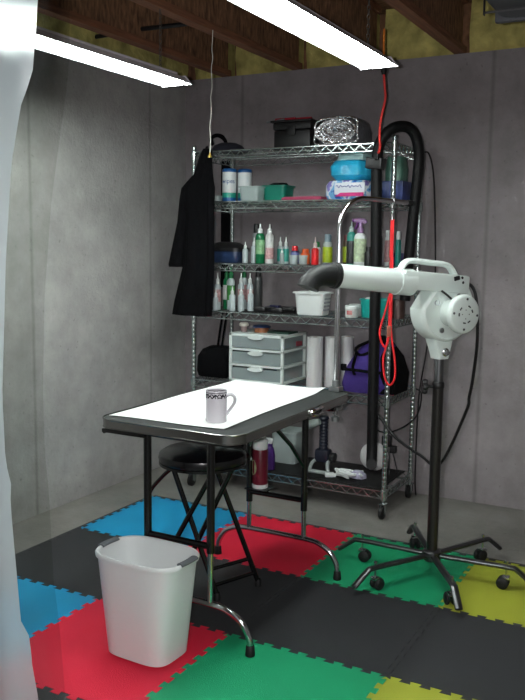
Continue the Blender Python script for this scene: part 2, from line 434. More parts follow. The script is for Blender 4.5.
# foil pack
fp = thing('foil_pack', 'crinkled silver foil roll in clear plastic wrap on the top shelf', 'pack', (1.25, -.32, SZ[0]+.0015))
foil = mat('crinkled foil', (225, 225, 228), .25, 1., bump=1., bscale=70)
MB().loft([(0, 0, 0, .11, .13, 4), (.03, 0, 0, .125, .14, 3), (.09, 0, 0, .125, .14, 3), (.135, -.0, 0, .112, .13, 3), (.15, 0, 0, .09, .11, 3)]).build('foil_body', mat('dull grey wrap', (90, 92, 96), .35, .3, bump=.6, bscale=30), fp)
b = MB()
rr = random.Random(3)
for k in range(9):
    r0 = .012+.0062*k
    b.tube([(r0*1.65*math.cos(a)*(1+.16*rr.random()), -.138-.010*rr.random(), .075+r0*math.sin(a)*(1+.22*rr.random())) for a in [q*PI/12 for q in range(24)]], .0050, 5, closed=True)
b.build('foil_coil', foil, fp)
b = MB().tube([(-.115, -.135, .015), (-.118, -.137, .07), (-.11, -.135, .13), (0, -.135, .148), (.11, -.135, .135), (.12, -.137, .07), (.115, -.135, .02), (0, -.138, .008)], .006, 8, 3, closed=True); b.build('wrap_rim', foil, fp)

# wipes canisters
lidblue = mat('blue lid plastic', (20, 80, 140), .35)
can_w = mat('white canister', (222, 228, 228), .35)
def wipes(x, y, label, txt=True):
    t = thing('wipes_canister', label, 'canister', (x, y, SZ[1]+E5))
    MB().lathe([(0, 0), (.038, 0), (.04, .003), (.04, .170), (.037, .172), (0, .172)], n=32).build('canister_body', can_w, t)
    MB().lathe([(.0405, .004), (.0406, .03), (.0405, .052)], n=32).build('label_band', mat('teal green band', (40, 150, 130), .4), t)
    MB().lathe([(.0407, .004), (.0408, .022), (.0407, .024)], n=32).build('label_band', lidblue, t)
    MB().lathe([(0, .188), (.034, .188), (.039, .185), (.0415, .181), (.0415, .168), (.0, .168)], n=32).build('lid', lidblue, t)
    if txt:
        for s, sz, zz in (('wipes', .036, .105),):
            bm = text_mesh(s, sz, .04)
            for v in bm.verts:
                a = v.co.x/.0405-1.22; R_ = .0405+v.co.z+.0005; h_ = v.co.y
                v.co = V((R_*math.cos(a), R_*math.sin(a), zz+h_))
            me = bpy.data.meshes.new('lettering'); bm.to_mesh(me); bm.free(); me.materials.append(lidblue)
            o = bpy.data.objects.new('lettering', me); COL.objects.link(o); o.parent = t
    return t
wipes(.568, -.40, 'white wipes canister with blue lid and blue lettering, front left on second shelf')
wipes(.635, -.34, 'white wipes canister with blue lid, right of and behind the lettered one', False)
tag(MB().loft([(0, 0, 0, .03, .03, 5), (.035, 0, 0, .033, .033, 5), (.036, 0, 0, .031, .031, 5), (.004, 0, 0, .027, .027, 5)]).build('clear_cup', clear_pl, None, (.492, -.42, SZ[1]+E5)), 'small clear plastic box left of the wipes canisters', 'box')
def openbin(name, label, cat, loc, hx, hy, h, m, rim=.006, rz=0, taper=.86, e=6, wall=.003, parent=None):
    t = MB().loft([(0, 0, 0, hx*taper, hy*taper, e), (.004, 0, 0, hx*taper+.002, hy*taper+.002, e), (h*.9, 0, 0, hx*.985, hy*.985, e), (h-.008, 0, 0, hx, hy, e), (h-.008, 0, 0, hx+rim, hy+rim, e), (h, 0, 0, hx+rim, hy+rim, e),
                   (h, 0, 0, hx-wall, hy-wall, e), (.006, 0, 0, hx*taper-wall, hy*taper-wall, e)], n=40, cap=True)
    o = t.build(name, m, parent, loc, rz=rz)
    return tag(o, label, cat) if label else o
openbin('plastic_tub', 'translucent white tub left of the teal tub on second shelf', 'tub', (.735, -.43, SZ[1]+E5), .062, .05, .082, frost)
openbin('plastic_tub', 'teal green plastic tub holding black things on second shelf', 'tub', (.85, -.33, SZ[1]+E5), .075, .07, .09, mat('teal plastic', (20, 120, 100), .35))
tag(MB().loft([(0, 0, 0, .06, .055), (.03, 0, 0, .055, .05), (.045, .01, 0, .035, .03)], rip=.08).build('cloth_bundle', black_cloth, None, (.85, -.33, SZ[1]+.062)), 'black cloth bundle stuffed in the teal tub', 'cloth')
tag(MB().box((0, 0, .009), (.24, .16, .018), bev=.004).box((0, 0, .02), (.22, .14, .004), bev=.001).build('folded_towel', mat('pink cloth', (160, 60, 90), .9, bump=.3), None, (1.045, -.36, SZ[1]+E5)), 'flat pink folded cloth on second shelf', 'cloth')
# blue pad bag and pack
padb = thing('pad_pack', 'white, blue and magenta pack of pads lying under the bright blue bag', 'pack', (1.32, -.36, SZ[1]+E5))
print_m = bpy.data.materials.new('printed film wrapper'); print_m.use_nodes = True
nt = print_m.node_tree; b_ = nt.nodes['Principled BSDF']; b_.inputs['Roughness'].default_value = .3
tc = nt.nodes.new('ShaderNodeTexCoord'); nz = nt.nodes.new('ShaderNodeTexNoise'); nz.inputs['Scale'].default_value = 16; nz.inputs['Detail'].default_value = 2
nt.links.new(tc.outputs['Object'], nz.inputs['Vector']); cr = nt.nodes.new('ShaderNodeValToRGB'); nt.links.new(nz.outputs['Fac'], cr.inputs[0])
cr.color_ramp.interpolation = 'CONSTANT'
el = cr.color_ramp.elements; el[0].color = lin((40, 90, 170))+(1,); el[1].position = .42; el[1].color = lin((110, 170, 215))+(1,)
e_ = el.new(.52); e_.color = lin((215, 222, 230))+(1,); e_ = el.new(.62); e_.color = lin((130, 120, 190))+(1,)
nt.links.new(cr.outputs[0], b_.inputs['Base Color'])
MB().loft([(0, 0, 0, .115, .12, 5), (.02, 0, 0, .13, .13, 4), (.075, 0, 0, .128, .13, 4), (.098, 0, 0, .11, .12, 4)], rip=.01).build('wrapper', print_m, padb)
MB().box((.03, -.131, .055), (.17, .006, .06), bev=.002).build('front_label', mat('white print', (215, 220, 228), .4), padb)
MB().prism([(-.05, .015), (.11, .015), (.11, .034), (-.02, .034)], -.136, -.1335, Matrix(((1, 0, 0, 0), (0, 0, 1, 0), (0, 1, 0, 0), (0, 0, 0, 1)))).build('magenta_stripe', mat('magenta print', (200, 30, 120), .4), padb)
b = MB()
pts = []
for k in range(40):
    x = -.045+k*.0037; pts.append((x, -.1355, .066+.008*math.sin(k*1.1)*(.6+.4*math.sin(k*.37))))
b.tube(pts, .0016, 5); b.build('script_lettering', mat('blue ink', (60, 70, 160), .5), padb)
bb = thing('pad_bag', 'bright blue folded bag in clear wrap on top of the printed pack', 'bag', (1.325, -.37, SZ[1]+.103))
MB().loft([(0, 0, 0, .085, .10, 3), (.025, 0, 0, .108, .125, 3), (.07, -.005, 0, .11, .12, 3), (.10, 0, 0, .095, .11, 2.6), (.115, .01, 0, .07, .09, 2.6)], rip=.02, rn=5).build('blue_bundle', mat('bright blue film', (40, 165, 205), .3, noise=.15, nscale=12, bump=.5, bscale=25), bb)
MB().loft([(.10, .015, -.02, .085, .10, 3), (.13, .02, -.02, .08, .09, 3), (.145, .03, -.01, .05, .07, 3)], rip=.04).build('clear_wrap', mat('pale crinkled film', (150, 185, 185), .3, bump=.6, bscale=30), bb)
tag(MB().box((0, 0, .05), (.13, .16, .10), bev=.005).box((.01, -.081, .06), (.07, .002, .03)).build('blue_box', mat('dark blue card', (30, 50, 110), .45, noise=.5, nscale=18), None, (1.525, -.27, SZ[1]+E5)), 'dark blue printed box at the right end of second shelf', 'box')
tag(MB().loft([(0, 0, 0, .05, .06, 4), (.06, 0, 0, .055, .06, 3), (.13, 0, 0, .045, .05, 3)], rip=.02).build('green_bag', mat('grey green film', (70, 110, 95), .35, noise=.3, nscale=18), None, (1.52, -.25, SZ[1]+.102)), 'grey green wrapped bag on top of the dark blue box', 'bag')

# bottles ----------------------------------------------------------
nat = mat('milky squeeze bottle plastic', (190, 202, 204), .35, trans=.12)
def bottle(label, x, y, z, r, h, body, kind='nozzle', cap=white_pl, lab=None, capfrac=.3, group=None, lab_rng=(.12, .8)):
    t = thing('bottle', label, 'bottle', (x, y, z+E5), rz=random.uniform(-.3, .3), group=group)
    hb = h*(1-capfrac)
    MB().lathe([(0, 0), (r*.93, 0), (r, .004), (r, hb*.84), (r*.9, hb*.92), (r*.5, hb*.985), (r*.42, hb), (0, hb)], n=20).build('bottle_body', body, t)
    hc = h-hb
    if kind == 'nozzle':
        MB().lathe([(r*.55, hb-.008), (r*.55, hb+hc*.38), (r*.42, hb+hc*.42), (r*.24, hb+hc*.5), (r*.12, h), (0, h)], n=14).build('nozzle_cap', cap, t)
    elif kind == 'flip':
        MB().lathe([(r*.72, hb-.008), (r*.72, h-.004), (r*.62, h), (0, h)], n=16).build('flip_cap', cap, t)
    elif kind == 'pump':
        MB().lathe([(r*.5, hb-.006), (r*.5, hb+hc*.5), (r*.2, hb+hc*.55), (r*.2, h-.006), (0, h-.006)], n=14).build('pump_collar', cap, t)
        MB().box((-r*.35, -r*.15, h-.004), (r*1.4, r*.55, .012), bev=.003).build('pump_head', cap, t)
    elif kind == 'trigger':
        MB().lathe([(r*.5, hb-.008), (r*.52, hb+hc*.3), (0, hb+hc*.3)], n=14).build('collar', cap, t)
        b = MB().cyl((0, 0, hb+hc*.28), (0, 0, h-.018), r*.3).tube([(-.034, 0, h-.012), (-.01, 0, h-.012), (.02, 0, h-.016), (.028, 0, h-.026)], [.009, .0125, .012, .007], 12, 3, flat=(1.1, .9)); b.build('sprayer_head', cap, t)
        b = MB().tube([(-.016, 0, h-.022), (-.020, 0, h-.040), (-.030, 0, h-.056)], .0065, 8, 3, flat=(1, 1.3)); b.build('trigger', mat('purple plastic', (96, 34, 110), .4), t)
        b = MB().cyl((-.034, 0, h-.012), (-.044, 0, h-.012), .009, .008); b.build('spray_tip', MATS['purple plastic'], t)
    if lab is not None:
        a, c = lab_rng
        MB().lathe([(r+.0002, hb*a), (r+.0008, hb*a+.002), (r+.0008, hb*c), (r+.0002, hb*c+.002)], n=20).build('label_sleeve', lab, t)
    return t
z3, z4 = SZ[2], SZ[3]
greenl = mat('green liquid', (25, 130, 80), .25, trans=.3); pinkl = mat('pale pink liquid', (180, 160, 165), .3, trans=.2)
teall = mat('teal liquid', (60, 165, 150), .3, trans=.2); limel = mat('lime label', (150, 170, 30), .4, noise=.2, nscale=40)
whitel = mat('white label', (205, 208, 205), .45, noise=.18, nscale=55); redl = mat('bright red plastic', (200, 25, 30), .35)
orng = mat('orange plastic', (200, 80, 25), .4); navy = mat('navy plastic', (28, 30, 80), .35)
gl2 = mat('green print label', (60, 130, 60), .4, noise=.5, nscale=45); darkl = mat('black print label', (40, 42, 44), .4, noise=.5, nscale=50)
redprint = mat('white label with red print', (190, 150, 150), .4, noise=.35, nscale=60)
bottle('thin milky squeeze bottle, leftmost and shortest beside the navy pouch on third shelf', .70, -.44, z3, .0165, .12, nat, 'nozzle')
bottle('thin milky squeeze bottle, second from left on third shelf', .735, -.40, z3, .017, .145, nat, 'nozzle')
bottle('tall grey bottle with black cap behind the green bottle on third shelf', .712, -.33, z3, .025, .225, mat('smoky clear plastic', (140, 146, 146), .3), 'flip', black_pl, capfrac=.2)
bottle('tall bottle of green liquid with white spray nozzle on third shelf', .785, -.42, z3, .027, .222, greenl, 'nozzle', white_pl, mat('pale green label', (120, 165, 120), .4, noise=.3, nscale=50), .22, lab_rng=(.3, .75))
bottle('tall white bottle with pinkish label right of the green bottle', .845, -.42, z3, .024, .22, whitel, 'nozzle', white_pl, redprint, .22, lab_rng=(.15, .5))
bottle('small teal striped nozzle bottle, left one of the pair on third shelf', .862, -.32, z3, .0175, .15, nat, 'nozzle', white_pl, teall, .32)
bottle('small teal striped nozzle bottle, right one of the pair on third shelf', .908, -.34, z3, .0165, .15, nat, 'nozzle', white_pl, teall, .32)
bottle('tiny clear nozzle bottle in front of the teal pair', .935, -.44, z3, .0125, .09, clear_pl, 'nozzle', white_pl)
bottle('short navy bottle with red tip behind the clear cups', .975, -.36, z3, .024, .10, navy, 'flip', redl, mat('blue white label', (90, 100, 150), .4, noise=.4, nscale=50), .22)
bottle('orange capped squat bottle behind the clear cups', 1.045, -.37, z3, .026, .085, orng, 'flip', orng, None, .2)
bottle('small white bottle with green cap between the orange and the red bottle', 1.075, -.29, z3, .024, .125, white_pl, 'flip', mat('green cap', (40, 130, 70), .4), whitel, .2)
bottle('small red nozzle bottle with white tip on third shelf', 1.132, -.43, z3, .02, .15, redl, 'nozzle', mat('red white tip', (210, 190, 190), .4), None, .38)
bottle('slim olive bottle right behind the red nozzle bottle', 1.155, -.34, z3, .014, .135, mat('olive plastic', (110, 115, 60), .4), 'nozzle', white_pl)
bottle('clear bottle with lime green label and grey cap left of the chrome arm', 1.197, -.41, z3, .026, .165, clear_pl, 'flip', mat('grey blue cap', (100, 120, 130), .4), limel, .2, lab_rng=(.1, .72))
bottle('yellow green labelled bottle just right of the chrome arm', 1.262, -.30, z3, .021, .165, mat('dark amber plastic', (70, 50, 40), .4), 'flip', mat('dark red cap', (90, 20, 30), .4), limel, .15, lab_rng=(.1, .7))
bottle('tall clear bottle with teal shoulder and dark label beside the trigger bottle', 1.318, -.37, z3, .025, .235, teall, 'nozzle', frost, darkl, .22, lab_rng=(.05, .7))
bottle('white trigger spray bottle with green printed label and purple trigger', 1.385, -.41, z3, .033, .25, white_pl, 'trigger', mat('lilac plastic', (150, 120, 160), .4), mat('pale printed label', (176, 192, 160), .4, noise=.45, nscale=45), .3, lab_rng=(.12, .8))
bottle('tall black bottle partly hidden by the hose, right of the trigger bottle', 1.468, -.38, z3, .03, .20, black_pl, 'flip', black_pl, None, .15)
bottle('short black squat bottle in front of the tall black bottle', 1.452, -.455, z3, .022, .10, black_pl, 'flip', black_pl, None, .2)
bottle('slim white bottle with red base just left of the red noose', 1.50, -.30, z3, .017, .19, white_pl, 'flip', white_pl, redprint, .12)
bottle('slim teal bottle with white cap just right of the red noose', 1.562, -.31, z3, .015, .185, mat('deep teal plastic', (15, 125, 115), .35), 'flip', white_pl, None, .2)
tag(MB().box((0, 0, .035), (.11, .10, .07), bev=.008).build('navy_case', navy, None, (1.53, -.20, z3+E5)), 'small navy case at the right end of third shelf', 'case')
for q, lb in ((1.015, 'clear ribbed plastic cup, left one in front of the navy bottle'), (1.072, 'clear ribbed plastic cup, right one in front of the orange bottle')):
    openbin('plastic_cup', lb, 'cup', (q, -.455, z3+E5), .024, .024, .05, clear_pl, .002, e=2.2, taper=.8, wall=.0015)
pc = thing('zip_pouch', 'black and blue zip pouch at the left end of third shelf', 'pouch', (.545, -.36, z3+E5))
MB().loft([(0, 0, 0, .094, .072, 6), (.01, 0, 0, .10, .078, 6), (.062, 0, 0, .10, .078, 6), (.066, 0, 0, .098, .076, 6)]).build('pouch_base', mat('dark blue vinyl', (34, 52, 84), .35, noise=.3, nscale=20), pc)
MB().loft([(.064, 0, 0, .106, .084, 6), (.082, 0, 0, .106, .084, 5), (.098, -.005, 0, .09, .07, 4), (.114, -.01, 0, .07, .05, 3), (.119, -.015, 0, .04, .03, 3)]).build('pouch_flap', black_pl, pc)

# fourth shelf bottles
gcap = mat('green nozzle cap', (15, 110, 60), .4)
for k, (x, y, r, h, body, kd, cp, lb, cf, ll) in enumerate([
    (.518, -.44, .0185, .215, nat, 'nozzle', white_pl, redprint, .28, 'tall milky bottle with dark print at left front on fourth shelf'),
    (.527, -.355, .0205, .25, greenl, 'nozzle', gcap, whitel, .26, 'leftmost green-capped bottle on fourth shelf, half behind another'),
    (.575, -.385, .023, .252, nat, 'nozzle', gcap, gl2, .26, 'green-capped bottle with green printed label, middle of the three'),
    (.615, -.30, .021, .256, nat, 'nozzle', gcap, redprint, .26, 'rightmost green-capped bottle behind the milky bottles'),
    (.533, -.485, .0155, .13, nat, 'nozzle', white_pl, None, .4, 'short bluish milky bottle at left front corner of fourth shelf'),
    (.632, -.465, .018, .14, nat, 'nozzle', white_pl, None, .3, 'short milky bottle, leftmost of the three plain ones in front'),
    (.640, -.38, .019, .215, nat, 'nozzle', white_pl, redprint, .26, 'tall milky bottle with red print behind the plain ones'),
    (.690, -.465, .0185, .142, nat, 'nozzle', white_pl, None, .3, 'short milky bottle, middle of the three plain ones in front'),
    (.688, -.36, .0195, .215, nat, 'nozzle', white_pl, redprint, .26, 'tall milky bottle with clear nozzle behind the middle plain one'),
    (.741, -.445, .0175, .152, nat, 'nozzle', white_pl, None, .3, 'short milky bottle, rightmost of the three plain ones in front'),
    (.725, -.33, .022, .245, mat('dark clear plastic', (70, 74, 74), .3, trans=.2), 'flip', black_pl, None, .17, 'tall dark bottle with black cap at the right of the bottle cluster')]):
    bottle(ll, x, y, z4, r, h, body, kd, cp, lb, cf, None, (.3, .75))
# dark grooming tools on the liner
bl_blue = mat('dark violet metal', (34, 34, 70), .4, .3)
for k, (x, y, a, l, ll) in enumerate([(.79, -.42, .2, .12, 'black clipper comb at the left of the pile on the liner'), (.85, -.35, -.25, .15, 'dark violet slicker brush lying on top of the pile on the liner'),
                                      (.91, -.44, .1, .14, 'black brush lying nearest the shelf edge beside the white basket'), (.93, -.30, .5, .13, 'black rubber brush lying behind, left of the white basket')]):
    t = thing('grooming_brush', ll, 'brush', (x, y, z4+.007), a)
    MB().loft([(0, 0, 0, .036, .02, 4), (.012, 0, 0, .038, .022, 4), (.022+.008*(k == 1), 0, 0, .034, .018, 4)]).build('brush_head', bl_blue if k == 1 else black_pl, t)
    MB().tube([(.03, 0, .014), (.03+l*.3, 0, .018), (l*.75, 0, .012)], [.010, .009, .011], 8, 4).build('handle', black_rub, t)
# white basket
bk = thing('plastic_basket', 'white rectangular plastic basket with slotted sides on fourth shelf', 'basket', (1.118, -.415, z4+E5))
openbin('basket_body', None, None, None, .092, .062, .125, white_pl, .010, parent=bk, taper=.84)
b = MB()
for k in range(7):
    for r_ in range(4): b.box((.0820+.0020*r_, -.036+.012*k, .03+.02*r_), (.003, .006, .011))
b.build('slots', grey_pl, bk)
tag(MB().lathe([(0, 0), (.018, 0), (.022, .012), (.02, .02), (0, .022)], n=16).build('lid_knob', white_pl, None, (1.115, -.42, z4+.114)), 'white round knob peeking over the basket rim', 'knob')
for x, y, ll in ((1.365, -.455, 'white jar with red print, front one of the two jars on fourth shelf'), (1.350, -.365, 'plain white jar behind the printed jar')):
    t = thing('jar', ll, 'jar', (x, y, z4+E5))
    MB().lathe([(0, 0), (.033, 0), (.035, .004), (.035, .048), (.033, .05), (0, .05)], n=24).build('jar_body', whitel, t)
    MB().lathe([(.036, .046), (.037, .05), (.037, .062), (.034, .065), (0, .065)], n=24).build('lid', white_pl, t)
    if y < -.4:
        b = MB()
        for k in range(5):
            a = -1.9+k*.18; b.box((.0355*math.cos(a), .0355*math.sin(a), .027), (.003, .003, .022), Matrix.Rotation(a, 3, 'Z'))
        b.build('red_print', redl, t)
tb = openbin('plastic_bin', 'teal square bin behind the black hose on fourth shelf', 'bin', (1.478, -.37, z4+E5), .082, .065, .10, mat('bright teal plastic', (15, 150, 140), .35), .004, taper=.9)
tag(MB().loft([(0, 0, 0, .045, .035), (.03, 0, 0, .04, .03), (.045, 0, 0, .02, .02)], rip=.1).build('cloth_bundle', mat('white cloth', (210, 212, 210), .9), None, (1.44, -.37, z4+.062)), 'white cloth poking out of the teal bin', 'cloth')
tag(MB().lathe([(0, 0), (.034, 0), (.034, .092), (.03, .098), (0, .098)], n=24).build('brown_can', mat('dark brown metal', (70, 52, 48), .4, .2, noise=.3, nscale=30), None, (1.592, -.36, z4+E5)), 'dark brown can at the right end of fourth shelf', 'can')

# fifth shelf
z5 = SZ[4]+E5
du = thing('drawer_unit', 'white three-drawer plastic storage unit with clear drawer fronts', 'drawer unit', (.796, -.48, z5))
wdr = mat('white drawer frame', (224, 234, 230), .4)
Wd, Dd, Hd = .35, .305, .278
b = MB()
for zz in (.006, Hd-.008, Hd*.345, Hd*.67): b.box((0, Dd/2, zz), (Wd, Dd, .012 if zz < Hd*.9 else .016), bev=.002)
for sx in (-1, 1):
    for yy in (.008, Dd-.008): b.box((sx*(Wd/2-.008), yy, Hd/2), (.016, .016, Hd), bev=.002)
b.build('cabinet_frame', wdr, du)
MB().box((0, Dd-.002, Hd/2), (Wd-.02, .003, Hd-.02)).build('back_panel', frost, du)
dr = mat('smoky clear drawer', (176, 192, 192), .2, alpha=.5)
junk = [mat('junk red', (150, 70, 80), .5), navy, mat('junk grey', (110, 112, 118), .5), mat('junk pink', (190, 40, 80), .5)]
for k in range(3):
    z0 = .014+k*Hd*.33; hh = Hd*.33-.026
    d = MB().box((0, .004, z0+hh/2), (Wd-.036, .003, hh), bev=.001).box((-(Wd/2-.02), Dd/2, z0+hh/2), (.002, Dd-.03, hh)).box(((Wd/2-.02), Dd/2, z0+hh/2), (.002, Dd-.03, hh)).box((0, Dd/2, z0+.002), (Wd-.042, Dd-.03, .002)).build('drawer', dr, du, smooth=False)
    b = MB().lathe([(0, 0), (.05, 0), (.048, .012), (.0, .012)], (0, .002, z0+hh-.002), (0, -1, 0), 28, sy=.28); b.build('drawer_pull', wdr, d)
    b = MB(); r_ = random.Random(k)
    for q in range(7):
        x = r_.uniform(-.14, .14); y = r_.uniform(.04, .24); b.box((x, y, z0+.018), (r_.uniform(.03, .09), .05, r_.uniform(.02, .035)), Matrix.Rotation(r_.uniform(-.5, .5), 3, 'Z'), .003)
    b.build('contents', [junk[1], junk[2], junk[0]][k], d)
b = MB().box((.14, .19, .04), (.03, .10, .04), bev=.003); b.build('contents', junk[3], du)
t = thing('drawer_top_jar', 'small cream lidded jar on top of the drawer unit', 'jar', (.668, -.39, z5+Hd+.001))
t.name = 'jar'
MB().lathe([(0, 0), (.018, 0), (.018, .035), (0, .035)], n=18).build('jar_body', mat('pinkish clear', (150, 130, 128), .4), t)
MB().lathe([(0, .035), (.027, .033), (.028, .045), (.022, .052), (0, .053)], n=20).build('lid', mat('cream', (205, 200, 190), .4), t)
t = thing('tape_roll', 'brown tape roll under a navy disc on the drawer unit', 'tape', (.768, -.36, z5+Hd+.001))
MB().lathe([(.02, 0), (.042, 0), (.042, .028), (.02, .028), (.02, 0)], n=24).build('roll', mat('tan tape', (150, 95, 60), .5), t)
MB().lathe([(0, .028), (.05, .028), (.052, .036), (.035, .042), (0, .043)], n=24).build('disc', mat('slate blue plastic', (34, 52, 90), .4), t)
tag(MB().box((0, 0, .005), (.14, .12, .01), bev=.003).build('flat_box', mat('dark green card', (30, 60, 50), .5), None, (.89, -.33, z5+Hd+.001)), 'flat dark green case on top of the drawer unit, at right', 'case')
paper = mat('white paper roll', (196, 196, 196), .85, bump=.15, bscale=120)
for x, y, r_, ll in ((1.128, -.40, .045, 'white paper towel roll standing right of the drawer unit, front one'), (1.210, -.345, .041, 'white paper towel roll standing in the middle, behind the chrome post'), (1.268, -.27, .034, 'thin white paper roll, rearmost and rightmost of the three')):
    t = thing('paper_towel_roll', ll, 'paper roll', (x, y, z5))
    MB().lathe([(.018, 0), (r_, 0), (r_, .278), (.018, .278), (.018, 0)], n=32).build('paper', paper, t)
    MB().lathe([(.0165, .001), (.0178, .001), (.0178, .277), (.0165, .277), (.0165, .001)], n=20).build('core', mat('cardboard', (140, 112, 80), .8), t)
# purple bag
pb = thing('duffel_bag', 'purple and black backpack on the fifth shelf right of the paper rolls', 'bag', (1.47, -.33, z5), 0)
pur = mat('purple nylon', (60, 44, 112), .75, noise=.15, nscale=10, bump=.3, bscale=150, spec=.2)
MB().loft([(0, -.02, 0, .145, .13, 4), (.04, -.02, 0, .152, .14, 4), (.12, -.015, 0, .142, .13, 3.5), (.19, .0, 0, .118, .11, 3), (.25, .01, 0, .085, .085, 2.6), (.28, .02, 0, .05, .05, 2.4), (.29, .02, 0, .015, .02, 2)], rip=.012, n=48).build('bag_body', pur, pb)
MB().loft([(.004, .08, .0, .072, .125, 4), (.10, .085, 0, .078, .125, 3.4), (.19, .075, 0, .06, .105, 3), (.27, .04, 0, .04, .06, 2.5), (.3, .03, 0, .02, .03, 2)], rip=.02).build('black_side', black_cloth, pb)
b = MB()
b.tube([(-.075, -.11, .22), (-.085, -.138, .14), (-.07, -.15, .10)], .017, 8, 4, flat=(.35, 1)); b.tube([(-.165, -.10, .115), (-.09, -.152, .125), (.03, -.148, .12), (.09, -.13, .118)], .008, 8, 4, flat=(1, .4))
b.tube([(-.02, -.06, .275), (-.09, -.09, .235), (-.06, -.10, .20), (.01, -.10, .23), (.03, -.06, .27)], .008, 8, 4)
b.box((-.15, -.11, .13), (.03, .02, .035), bev=.005)
b.build('strap', black_cloth, pb)
# black shoulder bag
bg = thing('shoulder_bag', 'black shoulder bag left of the drawer unit, straps looped up to the shelf above', 'bag', (.47, -.35, z5))
MB().loft([(0, 0, 0, .10, .09, 5), (.03, 0, 0, .108, .10, 5), (.12, .0, 0, .106, .09, 5), (.16, .01, 0, .095, .07, 4), (.178, .02, 0, .07, .04, 3)], rip=.01).build('bag_body', black_cloth, bg)
for dx in (0, .028): MB().tube([(.0+dx, -.01, .165), (.012+dx, 0, .28), (.02+dx, .02, .39)], .008, 8, 4, flat=(1, .35)).build('strap', black_cloth, bg)
# dark hanging strap behind rear left post
tag(MB().loft([(z, 0, 0, .045, .012, 3) for z in (.0, .2, .45, .7, .78)], rip=.05).build('hanging_lead', black_cloth, None, (.355, -.062, 1.16)), 'wide black cloth band hanging behind the rear left shelf post', 'cloth')

# bottom shelf
zb = .1545
t = thing('spray_bottle', 'purple spray bottle standing at the front of the bottom shelf', 'bottle', (.892, -.47, zb))
pu2 = mat('deep purple plastic', (66, 34, 104), .3)
MB().lathe([(0, 0), (.028, 0), (.03, .005), (.03, .08), (.022, .12), (.013, .135), (0, .135)], n=20).build('bottle_body', pu2, t)
MB().lathe([(.014, .13), (.015, .15), (0, .15)], n=14).build('collar', pu2, t)
MB().loft([(.148, 0, 0, .012, .01), (.17, -.005, 0, .024, .011), (.18, -.006, 0, .02, .01)], n=16).build('sprayer_head', white_pl, t)
openbin('storage_tub', 'frosted white storage tub on the bottom shelf behind the table leg', 'tub', (.90, -.25, zb), .085, .08, .19, mat('frosted white tub', (170, 184, 182), .4, trans=.15), .005)
tm = mat('dark navy tool plastic', (24, 28, 42), .4)
t = thing('clipper_vacuum', 'dark upright tool with ribbed neck and grey foot bracket on the bottom shelf', 'tool', (1.175, -.36, zb))
b = MB().box((0, .0, .085), (.075, .06, .07), bev=.02); b.build('motor_block', tm, t)
b = MB().lathe([(.02, .115), (.022, .12)]+[(.022-.003*(k % 2), .125+.008*k) for k in range(18)]+[(.026, .275), (.02, .285), (0, .285)], n=16); b.build('ribbed_neck', tm, t)
b = MB().tube([(-.05, -.05, .008), (-.04, -.04, .05), (-.03, 0, .06)], .009, 8, 3).tube([(.05, -.05, .008), (.04, -.04, .05), (.03, 0, .06)], .009, 8, 3).tube([(-.05, -.05, .01), (.05, -.05, .01)], .010, 8); b.build('foot_bracket', mat('grey bracket', (150, 158, 156), .4), t)
b = MB().lathe([(0, 0), (.02, 0), (.024, .01), (.024, .025), (0, .025)], (.045, -.02, .085), (1, 0, 0), 16); b.build('side_knob', black_pl, t)
hd = tag(MB().loft([(0, 0, 0, .022, .018), (.06, 0, 0, .02, .016), (.085, 0, 0, .014, .012)], n=20).build('grey_handle', mat('grey green plastic', (140, 152, 148), .45), None, None), None, None)
hd.parent = t; hd.matrix_local = Matrix.Translation((-.080, -.045, .235)) @ Matrix.Rotation(math.radians(68), 4, 'Y') @ Matrix.Rotation(0, 4, 'X')
hd.name = 'handle'; t.scale = (1.18, 1.18, 1.12)
t = thing('power_cord', 'tangled white cord and plug lying on the bottom shelf', 'cord', (1.33, -.42, zb))
b = MB(); r_ = random.Random(11)
for q in range(3):
    b.tube([(r_.uniform(-.07, .07)+.02*q, r_.uniform(-.05, .05), .009+.022*r_.random()+.010*q) for k in range(9)], .0065, 8, 5)
b.build('coiled_cord', white_pl, t)
MB().box((-.075, -.03, .014), (.05, .03, .024), Matrix.Rotation(.5, 3, 'Z'), .006).build('plug', white_pl, t)
MB().loft([(0, 0, 0, .045, .03), (.025, 0, 0, .042, .028), (.04, 0, 0, .02, .015)], rip=.06).build('cloth_scrap', mat('pale lilac cloth', (170, 168, 190), .9), t).location = (.07, .03, .004)
t = thing('clip_fan', 'round white disc-shaped fan with black clamp and wire legs behind the hose end', 'fan', (1.44, -.25, zb))
ax = (.25, -.97, .1)
b = MB().lathe([(0, -.02), (.05, -.02), (.075, -.005), (.08, .005), (.074, .012), (.05, .018), (0, .02)], (0, 0, .10), ax, 40); b.build('fan_disc', mat('soft white plastic', (190, 190, 190), .4), t)
b = MB().box((.06, .03, .19), (.05, .04, .06), bev=.008).box((.10, .03, .145), (.035, .035, .04), bev=.006).tube([(.0, .03, .10), (.05, .035, .16)], .012, 8); b.build('clamp', black_pl, t)
b = MB().tube([(.08, .03, .15), (.09, .0, .003)], .003, 6).tube([(.09, .03, .15), (.125, .05, .003)], .003, 6).tube([(.06, .05, .17), (.05, .10, .003)], .003, 6); b.build('wire_leg', dsteel, t)

